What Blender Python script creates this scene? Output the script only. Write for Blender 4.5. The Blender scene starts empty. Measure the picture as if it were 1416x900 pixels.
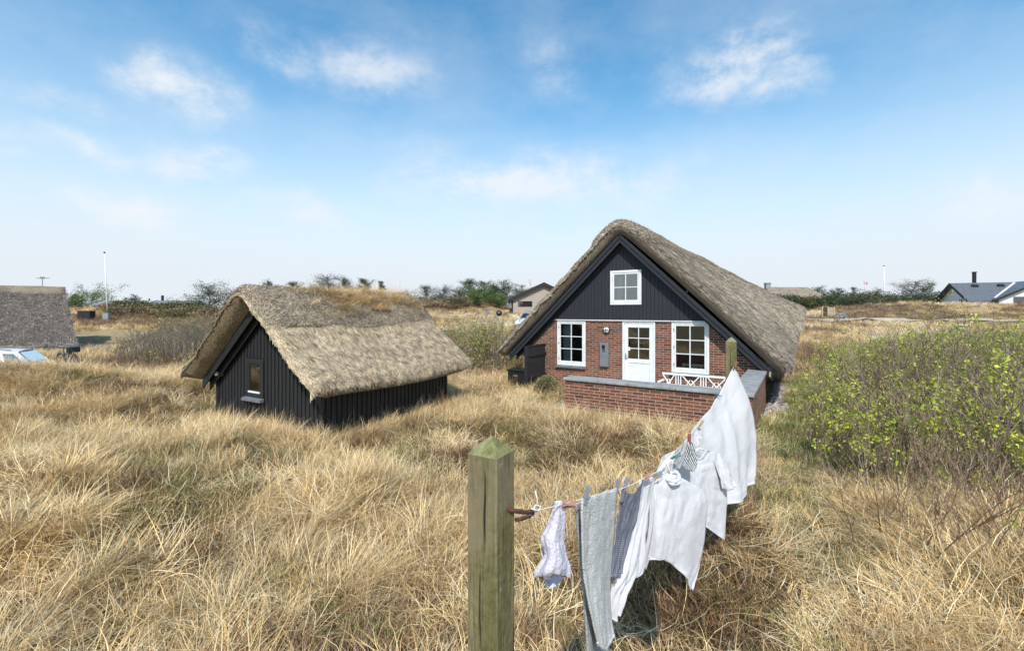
import bpy, math, random
import numpy as np
from mathutils import Vector, Matrix
R = math.radians
rng = np.random.default_rng(7)
random.seed(7)
sc = bpy.context.scene
COL = sc.collection
F = 614.0; CX = 708.0; HY = 430.0; CAMH = 2.4      # camera constants (photo pixels, horizon row, eye height)

def P(px, py, d):
    return Vector(((px-CX)/F*d, d, CAMH-(py-HY)/F*d))

# ---------------------------------------------------------------- noise + terrain
def _h(ix, iy, s):
    n = (ix.astype(np.int64)*374761393 + iy.astype(np.int64)*668265263 + s*1442695041) & 0xffffffff
    n = ((n ^ (n >> 13))*1274126177) & 0xffffffff
    return ((n ^ (n >> 16)) & 0xffff)/65535.0
def vn(x, y, s=0):
    x = np.asarray(x, float); y = np.asarray(y, float)
    ix = np.floor(x); iy = np.floor(y); fx = x-ix; fy = y-iy
    fx = fx*fx*(3-2*fx); fy = fy*fy*(3-2*fy)
    a = _h(ix, iy, s); b = _h(ix+1, iy, s); c = _h(ix, iy+1, s); d = _h(ix+1, iy+1, s)
    return (a*(1-fx)+b*fx)*(1-fy)+(c*(1-fx)+d*fx)*fy
def fbm(x, y, s=0, o=3):
    v = 0; a = .5; t = 0
    for i in range(o):
        v = v+a*vn(x*2**i, y*2**i, s+i*17); t += a; a *= .5
    return v/t
def sst(a, b, x):
    t = np.clip((np.asarray(x, float)-a)/(b-a), 0, 1); return t*t*(3-2*t)
def rectmask(x, y, ox, oy, ang, x0, x1, y0, y1, soft):
    c, s = math.cos(ang), math.sin(ang)
    dx = x-ox; dy = y-oy
    lx = dx*c+dy*s; ly = -dx*s+dy*c
    d = np.maximum(np.maximum(x0-lx, lx-x1), np.maximum(y0-ly, ly-y1))
    return 1-sst(0, soft, d)
HA = R(-33); HO = (3.73, 13.1)          # house origin (door centre) and turn
SA = R(-30); SO = (-4.90, 8.84)         # shed
def gz(px, amp, cx, cy, sx, sy, x, y):
    return amp*np.exp(-((x-cx)/sx)**2-((y-cy)/sy)**2)
def terrain(x, y):
    x = np.asarray(x, float); y = np.asarray(y, float)
    r = np.hypot(x, y-0)
    z = 2.45*sst(15, 70, np.maximum(y, r*.55))
    n = (fbm(x/2.6, y/2.2, 3)-.5)*.66 + (fbm(x/.9, y/.8, 11, 2)-.5)*.34
    big = (fbm(x/11., y/9., 5)-.5)*.9*sst(14, 30, r)
    dune = (fbm(x/24., y/16., 8)-.45)*2.2*sst(30, 60, r)
    z = z+n*.9+big*.6+dune*.25
    z = z+gz(0, .90, -13.0, 11.2, 4.5, 1.7, x, y)        # mound hiding the car's lower half
    z = z+gz(0, .25, -6.0, 5.2, 3.2, 1.6, x, y)+gz(0, .22, 1.9, 7.6, 1.8, 1.2, x, y)
    z = z+gz(0, .95, 50, 55.5, 12, 3.6, x, y)+gz(0, .95, 68, 55, 13, 4, x, y)  # dune before the tiled house
    z = z+gz(0, 1.5, -7, 64, 6, 3.5, x, y)+gz(0, .9, -43, 50, 11, 4, x, y)
    z = z+gz(0, .42, 2.25, 4.0, .7, .8, x, y)-gz(0, .2, .6, 3.0, .9, .8, x, y)
    k = np.exp(-(((x+17)/4.5)**4)-((y-17)/3.2)**4); z = z*(1-k)-.28*k
    f = np.maximum(rectmask(x, y, *HO, HA, -4.6, 3.6, -4.0, 16, 1.4), rectmask(x, y, *SO, SA, -1.9, 1.9, -.1, 3.7, 1.0))
    z = z*(1-f)+0.0*f
    pth = np.exp(-((x-pathx(y))/.8)**2)*(1-sst(14, 20, y))*sst(2, 3.5, y)
    z = z*(1-.75*pth)+.02*pth
    z = z*(1-sst(300, 900, r))+2.2*sst(300, 900, r)
    return z
def pathx(y):
    return np.interp(y, [2, 3.15, 3.56, 4.23, 4.84, 5.8, 7.06, 8.8, 11, 14, 20], [1.5, 2.05, 2.5, 3.2, 3.5, 3.85, 4.4, 5.45, 7.0, 9.2, 13.4])
def tz(x, y): return float(terrain(np.array([x]), np.array([y]))[0])

# ---------------------------------------------------------------- materials
def newmat(name):
    m = bpy.data.materials.new(name); m.use_nodes = True
    nt = m.node_tree; nt.nodes.clear()
    out = nt.nodes.new('ShaderNodeOutputMaterial'); b = nt.nodes.new('ShaderNodeBsdfPrincipled')
    nt.links.new(b.outputs[0], out.inputs[0])
    return m, nt, b, out
def N(nt, typ, ins=None, **kw):
    n = nt.nodes.new(typ)
    for k, v in kw.items(): setattr(n, k, v)
    for k, v in (ins or {}).items():
        if isinstance(v, bpy.types.NodeSocket): nt.links.new(v, n.inputs[k])
        else: n.inputs[k].default_value = v
    return n
def c4(c): return (c[0], c[1], c[2], 1)
def ramp(nt, fac, stops, interp='LINEAR'):
    n = nt.nodes.new('ShaderNodeValToRGB'); n.color_ramp.interpolation = interp
    el = n.color_ramp.elements
    while len(el) > 1: el.remove(el[-1])
    el[0].position = stops[0][0]; el[0].color = c4(stops[0][1])
    for p, c in stops[1:]:
        e = el.new(p); e.color = c4(c)
    nt.links.new(fac, n.inputs[0]); return n.outputs[0]
def mix(nt, a, b, fac, mode='MIX'):
    n = nt.nodes.new('ShaderNodeMix'); n.data_type = 'RGBA'; n.blend_type = mode
    for i, v in ((0, fac), (6, a), (7, b)):
        if isinstance(v, bpy.types.NodeSocket): nt.links.new(v, n.inputs[i])
        else: n.inputs[i].default_value = c4(v) if i > 0 else v
    return n.outputs[2]
def noise(nt, vec, scale, detail=4, rough=.55, dist=0):
    n = N(nt, 'ShaderNodeTexNoise', {'Scale': scale, 'Detail': detail, 'Roughness': rough, 'Distortion': dist})
    if vec is not None: nt.links.new(vec, n.inputs['Vector'])
    return n.outputs[0]
def tex(nt, kind='Object'):
    return nt.nodes.new('ShaderNodeTexCoord').outputs[kind]
def mapping(nt, vec, scale=(1, 1, 1), rot=(0, 0, 0), loc=(0, 0, 0)):
    return N(nt, 'ShaderNodeMapping', {'Vector': vec, 'Scale': scale, 'Rotation': rot, 'Location': loc}).outputs[0]
def bump(nt, b, h, strength=.5, dist=.01):
    n = N(nt, 'ShaderNodeBump', {'Height': h, 'Strength': strength, 'Distance': dist})
    nt.links.new(n.outputs[0], b.inputs['Normal'])
def simple(name, col, rough=.6, metal=0, var=.25, scale=8, bmp=.15, spec=.5, stretch=(1, 1, 1)):
    m, nt, b, o = newmat(name)
    v = mapping(nt, tex(nt), stretch)
    f = noise(nt, v, scale, 5, .6)
    lo = tuple(max(0, c*(1-var)) for c in col); hi = tuple(min(1, c*(1+var*.6)) for c in col)
    nt.links.new(ramp(nt, f, [(.3, lo), (.7, hi)]), b.inputs['Base Color'])
    b.inputs['Roughness'].default_value = rough; b.inputs['Metallic'].default_value = metal
    b.inputs['Specular IOR Level'].default_value = spec
    if bmp: bump(nt, b, noise(nt, v, scale*4, 3), bmp, .01)
    return m

M = {}
def attr_mat(name, rough=.7, trans=.25, spec=.2, noisy=.35, nscale=6, randh=0.0):
    """material that takes its colour from the mesh's own 'tint' attribute"""
    m, nt, b, out = newmat(name)
    a = N(nt, 'ShaderNodeAttribute', attribute_name='tint')
    f = noise(nt, tex(nt), nscale, 3)
    g = N(nt, 'ShaderNodeMapRange', {'Value': f, 'From Min': .3, 'From Max': .7, 'To Min': 1-noisy, 'To Max': 1+noisy*.5}).outputs[0]
    col = mix(nt, a.outputs[0], g, 1.0, 'MULTIPLY')
    if randh:
        oi = N(nt, 'ShaderNodeObjectInfo')
        rr = N(nt, 'ShaderNodeMapRange', {'Value': oi.outputs['Random'], 'To Min': 1-randh*.65, 'To Max': 1+randh*.85}).outputs[0]
        col = mix(nt, col, rr, 1.0, 'MULTIPLY')
    nt.links.new(col, b.inputs['Base Color'])
    b.inputs['Roughness'].default_value = rough; b.inputs['Specular IOR Level'].default_value = spec
    if trans:
        t = N(nt, 'ShaderNodeBsdfTranslucent', {'Color': col})
        mx = N(nt, 'ShaderNodeMixShader', {0: trans, 1: b.outputs[0], 2: t.outputs[0]})
        nt.links.new(mx.outputs[0], out.inputs[0])
    return m
M['blade'] = attr_mat('dry_grass_blades', .5, .12, .4, .25, 3, .40)
M['leaf'] = attr_mat('leaves', .5, .3, .3, .25, 1.5)
M['twig'] = attr_mat('twigs', .8, 0, .2, .3, 3)

def thatch_mat(name, cols, along='UV', strawlen=1.0):
    m, nt, b, o = newmat(name)
    uv = tex(nt, 'UV')
    v1 = mapping(nt, uv, (60, 7, 1)); v2 = mapping(nt, uv, (1.2, .7, 1))
    f1 = noise(nt, v1, 1, 4, .7); f2 = noise(nt, v2, 1, 5, .6)
    c1 = ramp(nt, f1, [(.25, cols[0]), (.5, cols[1]), (.75, cols[2])])
    c2 = ramp(nt, f2, [(.35, (.62, .6, .58)), (.65, (1, 1, 1))])
    nt.links.new(mix(nt, c1, c2, 1, 'MULTIPLY'), b.inputs['Base Color'])
    b.inputs['Roughness'].default_value = .9; b.inputs['Specular IOR Level'].default_value = .1
    bump(nt, b, f1, 1.0, .04)
    return m
M['thatch_grey'] = thatch_mat('weathered_thatch', [(.14, .11, .08), (.34, .27, .205), (.54, .45, .345)])
M['thatch_tan'] = thatch_mat('tan_thatch', [(.16, .12, .08), (.38, .30, .19), (.58, .47, .31)])
M['thatch_dark'] = thatch_mat('dark_thatch', [(.06, .05, .045), (.15, .125, .105), (.26, .22, .18)])
M['straw'] = attr_mat('thatch_straw', .85, 0, .1, .25, 5)

def brick_mat(name):
    m, nt, b, o = newmat(name)
    uv = tex(nt, 'UV')
    wob = noise(nt, uv, 9, 2)
    v = N(nt, 'ShaderNodeVectorMath', {0: uv}, operation='ADD').outputs[0]
    bt = N(nt, 'ShaderNodeTexBrick', {'Vector': v, 'Scale': 1.0, 'Mortar Size': .0065, 'Mortar Smooth': .15, 'Bias': 0.0,
        'Brick Width': .24, 'Row Height': .0665, 'Color1': (0, 0, 0, 1), 'Color2': (1, 1, 1, 1), 'Mortar': (.5, .5, .5, 1)})
    bt.offset = .5; bt.squash = 1
    f = bt.outputs['Color']; mort = bt.outputs['Fac']
    bc = ramp(nt, f, [(0, (.095, .042, .030)), (.25, (.17, .068, .042)), (.5, (.235, .088, .054)), (.8, (.28, .115, .070)), (1, (.14, .075, .055))])
    n1 = noise(nt, uv, 30, 4, .7)
    bc = mix(nt, bc, ramp(nt, n1, [(.3, (.7, .68, .68)), (.7, (1.15, 1.15, 1.15))]), 1, 'MULTIPLY')
    mc = ramp(nt, noise(nt, uv, 12, 4), [(.3, (.36, .30, .25)), (.7, (.52, .46, .40))])
    n2 = noise(nt, uv, .9, 4)
    col = mix(nt, bc, mc, mort)
    col = mix(nt, col, ramp(nt, n2, [(.3, (.8, .78, .76)), (.7, (1.08, 1.05, 1.02))]), 1, 'MULTIPLY')
    nt.links.new(col, b.inputs['Base Color']); b.inputs['Roughness'].default_value = .85
    b.inputs['Specular IOR Level'].default_value = .25
    inv = N(nt, 'ShaderNodeMath', {0: 1.0, 1: mort}, operation='SUBTRACT').outputs[0]
    hh = N(nt, 'ShaderNodeMath', {0: n1, 1: .3, 2: inv}, operation='MULTIPLY_ADD').outputs[0]
    bump(nt, b, hh, .8, .008)
    return m
M['brick'] = brick_mat('red_brick')

def wood_mat(name, col, var=.35, rough=.65, along=(14, 14, .8), bmp=.35, spec=.4, weather=None):
    m, nt, b, o = newmat(name)
    v = mapping(nt, tex(nt), along)
    f = noise(nt, v, 2.2, 6, .65, .3)
    lo = tuple(c*(1-var) for c in col); hi = tuple(c*(1+var) for c in col)
    c = ramp(nt, f, [(.3, lo), (.55, col), (.75, hi)])
    if weather:
        f2 = noise(nt, tex(nt), 5, 5, .7)
        c = mix(nt, c, weather, ramp(nt, f2, [(.45, (0, 0, 0)), (.62, (.75, .75, .75))]))
    nt.links.new(c, b.inputs['Base Color']); b.inputs['Roughness'].default_value = rough
    b.inputs['Specular IOR Level'].default_value = spec
    bump(nt, b, f, bmp, .006)
    return m
M['black_wood'] = wood_mat('black_stained_wood', (.022, .022, .024), .4, .6)
M['blue_black'] = wood_mat('blue_black_boards', (.024, .026, .033), .3, .6)
M['blue_black_x'] = wood_mat('blue_black_boards_across', (.024, .026, .033), .3, .6, (.8, 14, 14))
def post_mat():
    m, nt, b, o = newmat('mossy_post_wood'); v = tex(nt)
    g1 = noise(nt, mapping(nt, v, (60, 60, 2.2)), 2.2, 7, .7, .4); g2 = noise(nt, mapping(nt, v, (16, 16, 1.2)), 1.6, 5, .6); g3 = noise(nt, v, 45, 5, .75); g4 = noise(nt, mapping(nt, v, (30, 30, 1.1)), 1.3, 3, .5)
    c = ramp(nt, g1, [(.28, (.075, .06, .03)), (.45, (.17, .14, .07)), (.58, (.25, .21, .11)), (.75, (.36, .31, .19))])
    c = mix(nt, c, (.115, .125, .04), ramp(nt, g2, [(.45, (0, 0, 0)), (.62, (.7, .7, .7))]))
    c = mix(nt, c, ramp(nt, g3, [(.3, (.55, .55, .5)), (.65, (1.15, 1.15, 1.1))]), 1, 'MULTIPLY')
    crack = ramp(nt, g4, [(.335, (.0, .0, .0)), (.365, (1, 1, 1))])
    sp_ = ramp(nt, noise(nt, v, 22, 3, .6), [(.66, (0, 0, 0)), (.72, (.8, .8, .8))]); c = mix(nt, c, (.42, .42, .34), sp_)
    lo_ = ramp(nt, noise(nt, v, 4, 4, .6), [(.42, (0, 0, 0)), (.6, (.75, .75, .75))]); c = mix(nt, c, (.24, .19, .12), lo_)
    c = mix(nt, (.03, .025, .015), c, crack)
    nt.links.new(c, b.inputs['Base Color']); b.inputs['Roughness'].default_value = .9; b.inputs['Specular IOR Level'].default_value = .15
    h = N(nt, 'ShaderNodeMath', {0: g1, 1: .5, 2: crack}, operation='MULTIPLY_ADD').outputs[0]
    bump(nt, b, N(nt, 'ShaderNodeMath', {0: g3, 1: .25, 2: h}, operation='MULTIPLY_ADD').outputs[0], 1.0, .004); return m
M['post_wood'] = post_mat()
M['post_top'] = wood_mat('mossy_end_grain', (.20, .20, .085), .6, .9, (30, 30, 8), 1.0, .1, (.30, .27, .17))
M['grey_board'] = wood_mat('pale_grey_cladding', (.40, .33, .28), .15, .8, (5, 5, .5), .2)
M['raw_wood'] = wood_mat('raw_timber', (.48, .37, .22), .2, .8)
M['white'] = simple('white_paint', (.79, .785, .765), .4, 0, .12, 5, .08)
M['white_dirty'] = simple('weathered_white_paint', (.74, .74, .71), .5, 0, .15, 14, .1)
M['slate'] = simple('grey_stone_sill', (.15, .16, .18), .5, 0, .3, 12, .2)
M['coping'] = simple('grey_coping_stone', (.30, .30, .295), .6, 0, .35, 5, .3)
M['meter'] = simple('grey_sheet_metal', (.22, .235, .25), .45, .2, .1, 6, .02)
M['black_plastic'] = simple('black_plastic', (.015, .015, .017), .4, 0, .3, 10, .1)
M['rust'] = simple('rusted_iron', (.14, .065, .04), .85, .3, .5, 60, .6)
M['steel'] = simple('galvanised_steel', (.45, .45, .45), .4, .8, .2, 20, .05)
M['brass'] = simple('weathered_bronze', (.09, .07, .055), .5, .5, .3, 20, .1)
M['lampglass'] = simple('frosted_lamp_glass', (.78, .76, .70), .25, 0, .05, 10, 0)
M['tyre'] = simple('rubber', (.02, .02, .02), .8)
M['paint_silver'] = simple('silver_car_paint', (.62, .63, .66), .3, .1, .04, 3, 0)
M['paint_white'] = simple('white_car_paint', (.75, .76, .78), .25, 0, .04, 3, 0)
M['paint_blue'] = simple('pale_blue_bicycle_paint', (.28, .42, .60), .35, 0, .05, 3, 0)
M['paint_black'] = simple('black_enamel', (.02, .02, .025), .35, 0, .2, 5, 0)
M['tile_roof'] = None
M['red'] = simple('red_lens_plastic', (.5, .03, .02), .3)
M['red_cloth'] = simple('red_bunting', (.55, .03, .04), .8)
M['white_cloth_flat'] = simple('white_bunting', (.8, .8, .8), .8)
M['roof_felt'] = simple('grey_roofing_felt', (.17, .175, .18), .85, 0, .25, 1.5, .2)
M['curtain'] = simple('pale_curtain', (.55, .6, .62), .9, 0, .1, 10, 0)
M['plaster'] = simple('interior_plaster', (.32, .30, .28), .9)
M['paving'] = simple('terrace_paving', (.28, .26, .24), .8, 0, .3, 3, .3)
M['sand'] = simple('sandy_track', (.46, .38, .28), .95, 0, .25, 1.2, .3)
M['pebble'] = simple('beach_pebbles', (.36, .32, .32), .7, 0, .5, 1.3, .1)
M['soil'] = None
def glass_mat(name, tint=(.9, .95, .95), refl=1.5, base=.12):
    m, nt, b, out = newmat(name); nt.nodes.remove(b)
    tr = N(nt, 'ShaderNodeBsdfTransparent', {'Color': c4(tint)})
    gl = N(nt, 'ShaderNodeBsdfGlossy', {'Color': (1, 1, 1, 1), 'Roughness': .01})
    v = noise(nt, tex(nt), 1.2, 2)
    bp = N(nt, 'ShaderNodeBump', {'Height': v, 'Strength': .12, 'Distance': .05}); nt.links.new(bp.outputs[0], gl.inputs['Normal'])
    fr = N(nt, 'ShaderNodeFresnel', {'IOR': refl})
    ad = N(nt, 'ShaderNodeMath', {0: fr.outputs[0], 1: base}, operation='ADD', use_clamp=True)
    mx = N(nt, 'ShaderNodeMixShader', {0: ad.outputs[0], 1: tr.outputs[0], 2: gl.outputs[0]})
    nt.links.new(mx.outputs[0], out.inputs[0]); return m
M['glass'] = glass_mat('window_glass')
M['glass_tint'] = glass_mat('tinted_glass', (.25, .30, .32), 1.5, .15)

def tile_mat():
    m, nt, b, o = newmat('grey_roof_tiles')
    uv = tex(nt, 'UV')
    wv = N(nt, 'ShaderNodeTexWave', {'Vector': uv, 'Scale': .95, 'Distortion': 0}); wv.bands_direction = 'X'
    wh = N(nt, 'ShaderNodeTexWave', {'Vector': uv, 'Scale': .85, 'Distortion': 0}, wave_profile='SAW'); wh.bands_direction = 'Y'
    n = noise(nt, uv, 3, 4)
    nt.links.new(ramp(nt, n, [(.3, (.10, .11, .125)), (.7, (.16, .17, .19))]), b.inputs['Base Color'])
    h = N(nt, 'ShaderNodeMath', {0: wv.outputs['Fac'], 1: wh.outputs['Fac']}, operation='ADD').outputs[0]
    b.inputs['Roughness'].default_value = .45
    bump(nt, b, h, 1, .07); return m
M['tile_roof'] = tile_mat()

def ground_mat():
    m, nt, b, o = newmat('dune_ground')
    v = tex(nt)
    f1 = noise(nt, v, .45, 6, .6); f2 = noise(nt, v, 7, 5, .7); f3 = noise(nt, v, .12, 4, .6); f4 = noise(nt, v, 2.0, 5, .7)
    straw = ramp(nt, f2, [(.3, (.18, .13, .07)), (.5, (.38, .28, .16)), (.72, (.56, .43, .26))])
    brown = ramp(nt, f2, [(.3, (.07, .05, .03)), (.55, (.16, .115, .065)), (.75, (.30, .22, .12))])
    moss = ramp(nt, f2, [(.3, (.04, .045, .015)), (.7, (.13, .14, .045))])
    near = mix(nt, brown, moss, ramp(nt, f1, [(.5, (0, 0, 0)), (.62, (.8, .8, .8))]))
    # dry turf spreads with distance from the plot: the open dunes are bleached grass
    geo = N(nt, 'ShaderNodeSeparateXYZ', {0: v})
    far = N(nt, 'ShaderNodeMapRange', {'Value': geo.outputs[1], 'From Min': 12, 'From Max': 24}).outputs[0]
    heath = ramp(nt, f4, [(.35, (.09, .065, .04)), (.6, (.17, .12, .075)), (.8, (.26, .2, .11))])
    sw = mix(nt, straw, heath, ramp(nt, f3, [(.46, (0, 0, 0)), (.58, (.85, .85, .85))]))
    col = mix(nt, near, sw, far)
    nt.links.new(col, b.inputs['Base Color']); b.inputs['Roughness'].default_value = .95
    b.inputs['Specular IOR Level'].default_value = .1
    bump(nt, b, f2, 1, .12); return m
M['ground'] = ground_mat()

# ---------------------------------------------------------------- tagging and mesh building
def tag(o, label=None, cat=None, group=None, kind=None):
    if label: o['label'] = label
    if cat: o['category'] = cat
    if group: o['group'] = group
    if kind: o['kind'] = kind
    return o
def empty(name, loc=(0, 0, 0), rz=0, label=None, cat=None, group=None, parent=None):
    o = bpy.data.objects.new(name, None); COL.objects.link(o)
    o.empty_display_size = .2; o.location = loc; o.rotation_euler = (0, 0, rz)
    if parent: o.parent = parent
    return tag(o, label, cat, group)

class MB:
    def __init__(s): s.v = []; s.f = []; s.uvs = None
    def add(s, vs, fs):
        n = len(s.v); s.v.extend([tuple(v) for v in vs]); s.f.extend([tuple(i+n for i in f) for f in fs]); return s
    def box(s, x0, x1, y0, y1, z0, z1, bev=0):
        if bev and min(x1-x0, y1-y0, z1-z0) > 2.5*bev:
            b = bev; vs = []; 
            # chamfered box: three inset rectangles per corner
            for sx in (0, 1):
                for sy in (0, 1):
                    for sz in (0, 1):
                        X = (x0, x1)[sx]; Y = (y0, y1)[sy]; Z = (z0, z1)[sz]
                        ix = b if sx == 0 else -b; iy = b if sy == 0 else -b; iz = b if sz == 0 else -b
                        vs += [(X, Y+iy, Z+iz), (X+ix, Y, Z+iz), (X+ix, Y+iy, Z)]
            def c(sx, sy, sz, k): return (sx*4+sy*2+sz)*3+k
            fs = []
            for a in (0, 1):
                q = [c(a, 0, 0, 0), c(a, 1, 0, 0), c(a, 1, 1, 0), c(a, 0, 1, 0)]; fs.append(q if a else q[::-1])
                q = [c(0, a, 0, 1), c(1, a, 0, 1), c(1, a, 1, 1), c(0, a, 1, 1)]; fs.append(q[::-1] if a else q)
                q = [c(0, 0, a, 2), c(1, 0, a, 2), c(1, 1, a, 2), c(0, 1, a, 2)]; fs.append(q if a else q[::-1])
            for i in (0, 1):
                for j in (0, 1):
                    q = [c(i, j, 0, 0), c(i, j, 0, 1), c(i, j, 1, 1), c(i, j, 1, 0)]; fs.append(q if (i == j) else q[::-1])
                    q = [c(i, 0, j, 0), c(i, 0, j, 2), c(i, 1, j, 2), c(i, 1, j, 0)]; fs.append(q[::-1] if (i == j) else q)
                    q = [c(0, i, j, 1), c(0, i, j, 2), c(1, i, j, 2), c(1, i, j, 1)]; fs.append(q if (i == j) else q[::-1])
                    for k in (0, 1):
                        t = [c(i, j, k, 0), c(i, j, k, 1), c(i, j, k, 2)]; fs.append(t if (i+j+k) % 2 else t[::-1])
            return s.add(vs, fs)
        vs = [(x, y, z) for x in (x0, x1) for y in (y0, y1) for z in (z0, z1)]
        return s.add(vs, [(0, 1, 3, 2), (4, 6, 7, 5), (0, 4, 5, 1), (2, 3, 7, 6), (0, 2, 6, 4), (1, 5, 7, 3)])
    def prism(s, pts, a0, a1, axis='y'):
        """polygon pts in the two other axes, extruded along axis"""
        n = len(pts)
        def mk(p, a):
            return {'y': (p[0], a, p[1]), 'x': (a, p[0], p[1]), 'z': (p[0], p[1], a)}[axis]
        vs = [mk(p, a0) for p in pts]+[mk(p, a1) for p in pts]
        fs = [tuple(range(n))[::-1], tuple(range(n, 2*n))]
        fs += [(i, (i+1) % n, n+(i+1) % n, n+i) for i in range(n)]
        return s.add(vs, fs)
    def tube(s, pts, r, seg=8, close=False, caps=True):
        pts = [Vector(p) for p in pts]; n = len(pts)
        rs = r if isinstance(r, (list, tuple)) else [r]*n
        up = Vector((0, 0, 1)); vs = []; prev = None
        for i, p in enumerate(pts):
            if close: t = (pts[(i+1) % n]-pts[i-1])
            else: t = pts[min(i+1, n-1)]-pts[max(i-1, 0)]
            t.normalize()
            if prev is None:
                a = up if abs(t.dot(up)) < .9 else Vector((1, 0, 0))
                u = t.cross(a).normalized()
            else:
                u = (prev-t*prev.dot(t))
                u = u.normalized() if u.length > 1e-6 else t.orthogonal().normalized()
            prev = u; w = t.cross(u)
            for k in range(seg):
                an = 2*math.pi*k/seg
                vs.append(p+(u*math.cos(an)+w*math.sin(an))*rs[i])
        fs = []
        for i in range(n if close else n-1):
            j = (i+1) % n
            for k in range(seg):
                k2 = (k+1) % seg
                fs.append((i*seg+k, i*seg+k2, j*seg+k2, j*seg+k))
        if caps and not close:
            fs.append(tuple(range(seg))[::-1]); fs.append(tuple((n-1)*seg+k for k in range(seg)))
        return s.add(vs, fs)
    def lathe(s, prof, c=(0, 0, 0), axis='z', seg=20):
        vs = []; n = len(prof)
        for k in range(seg):
            a = 2*math.pi*k/seg
            for (r, h) in prof:
                x, y = r*math.cos(a), r*math.sin(a)
                v = {'z': (x, y, h), 'y': (x, h, y), 'x': (h, x, y)}[axis]
                vs.append((v[0]+c[0], v[1]+c[1], v[2]+c[2]))
        fs = []
        for k in range(seg):
            k2 = (k+1) % seg
            for i in range(n-1): fs.append((k*n+i, k2*n+i, k2*n+i+1, k*n+i+1))
        return s.add(vs, fs)
    def build(s, name, mat, parent=None, smooth=False):
        return mesh_obj(name, np.array(s.v, float).reshape(-1, 3), s.f, mat, parent, smooth)

def boxuv(me, scale=1.0):
    n = len(me.loops)
    if n == 0: return
    co = np.empty(len(me.vertices)*3); me.vertices.foreach_get('co', co); co = co.reshape(-1, 3)
    li = np.empty(n, dtype=np.int32); me.loops.foreach_get('vertex_index', li)
    nor = np.empty(len(me.polygons)*3); me.polygons.foreach_get('normal', nor); nor = np.abs(nor.reshape(-1, 3))
    tot = np.empty(len(me.polygons), dtype=np.int32); me.polygons.foreach_get('loop_total', tot)
    ax = np.repeat(np.argmax(nor*np.array([1, 1, .8]), axis=1), tot)
    c = co[li]
    uv = np.where((ax == 0)[:, None], c[:, [1, 2]], np.where((ax == 1)[:, None], c[:, [0, 2]], c[:, [0, 1]]))
    l = me.uv_layers.new(name='UVMap'); l.data.foreach_set('uv', (uv*scale).ravel())

def mesh_obj(name, verts, faces, mat, parent=None, smooth=False, tint=None, uv=None):
    me = bpy.data.meshes.new(name)
    verts = np.asarray(verts, float)
    if isinstance(faces, np.ndarray):
        k = faces.shape[1]; me.vertices.add(len(verts)); me.vertices.foreach_set('co', verts.ravel())
        me.loops.add(faces.size); me.loops.foreach_set('vertex_index', faces.ravel().astype(np.int32))
        me.polygons.add(len(faces)); me.polygons.foreach_set('loop_start', (np.arange(len(faces))*k).astype(np.int32))
        me.update(calc_edges=True)
    else:
        me.from_pydata([tuple(v) for v in verts], [], faces); me.update()
    if tint is not None:
        a = me.attributes.new('tint', 'FLOAT_COLOR', 'POINT')
        t = np.ones((len(verts), 4)); t[:, :3] = tint; a.data.foreach_set('color', t.ravel())
    if uv is not None:
        l = me.uv_layers.new(name='UVMap'); li = np.empty(len(me.loops), dtype=np.int32); me.loops.foreach_get('vertex_index', li)
        l.data.foreach_set('uv', np.asarray(uv)[li].ravel())
    elif tint is None: boxuv(me)
    if smooth: me.polygons.foreach_set('use_smooth', np.ones(len(me.polygons), dtype=bool))
    if mat is not None: me.materials.append(mat)
    o = bpy.data.objects.new(name, me)
    if parent is not False: COL.objects.link(o)
    if parent: o.parent = parent
    return o
def copy_thing(o, loc=None, rz=None, scale=None, label=None):
    c = o.copy(); COL.objects.link(c)
    for ch in list(o.children):
        k = ch.copy(); COL.objects.link(k); k.parent = c
        for g in list(ch.children):
            q = g.copy(); COL.objects.link(q); q.parent = k
    if loc is not None: c.location = loc
    if rz is not None: c.rotation_euler = (0, 0, rz)
    if scale is not None: c.scale = scale if hasattr(scale, '__len__') else (scale,)*3
    if label: c['label'] = label
    return c
# ================================================================ thatch
def surf_factory(inner, T, y0, y1, slant=.22, rho=.16, rough=.03, seed=0, zoff=0.0, inset=0.0):
    """inner(a, l) -> x, z arrays; returns f(a, l) -> (N,3) points of the outer skin"""
    def nrm(a, l):
        e = 1e-3
        x0, z0 = inner(a-e, l); x1, z1 = inner(a+e, l)
        dx, dz = x1-x0, z1-z0; q = np.hypot(dx, dz)
        return -dz/q, dx/q
    def f(a, l, t=1.0):
        a = np.asarray(a, float); l = np.asarray(l, float)
        x, z = inner(a, l); nx, nz = nrm(a, l)
        d = np.minimum(l-y0, y1-l)
        k = np.sqrt(np.clip(1-(1-np.clip(d/rho, 0, 1))**2, 0, 1)); k = .62+.38*k
        de = (1-np.abs(a))/.05
        k2 = np.sqrt(np.clip(1-(1-np.clip(de, 0, 1))**2, 0, 1)); k2 = .72+.28*k2
        TT = T*k*k2*t
        n = (fbm(x*1.3+9, l*1.1, seed, 3)-.5)*rough*3+(fbm(x*7, l*7, seed+5, 2)-.5)*rough
        TT = TT+n*t
        yo = np.where(l < (y0+y1)/2, -1, 1)*(slant*t-inset*(1-t))*np.clip(1-d/.7, 0, 1)
        return np.stack([x+nx*TT, l+yo, z+nz*TT+zoff], -1)
    return f
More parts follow.
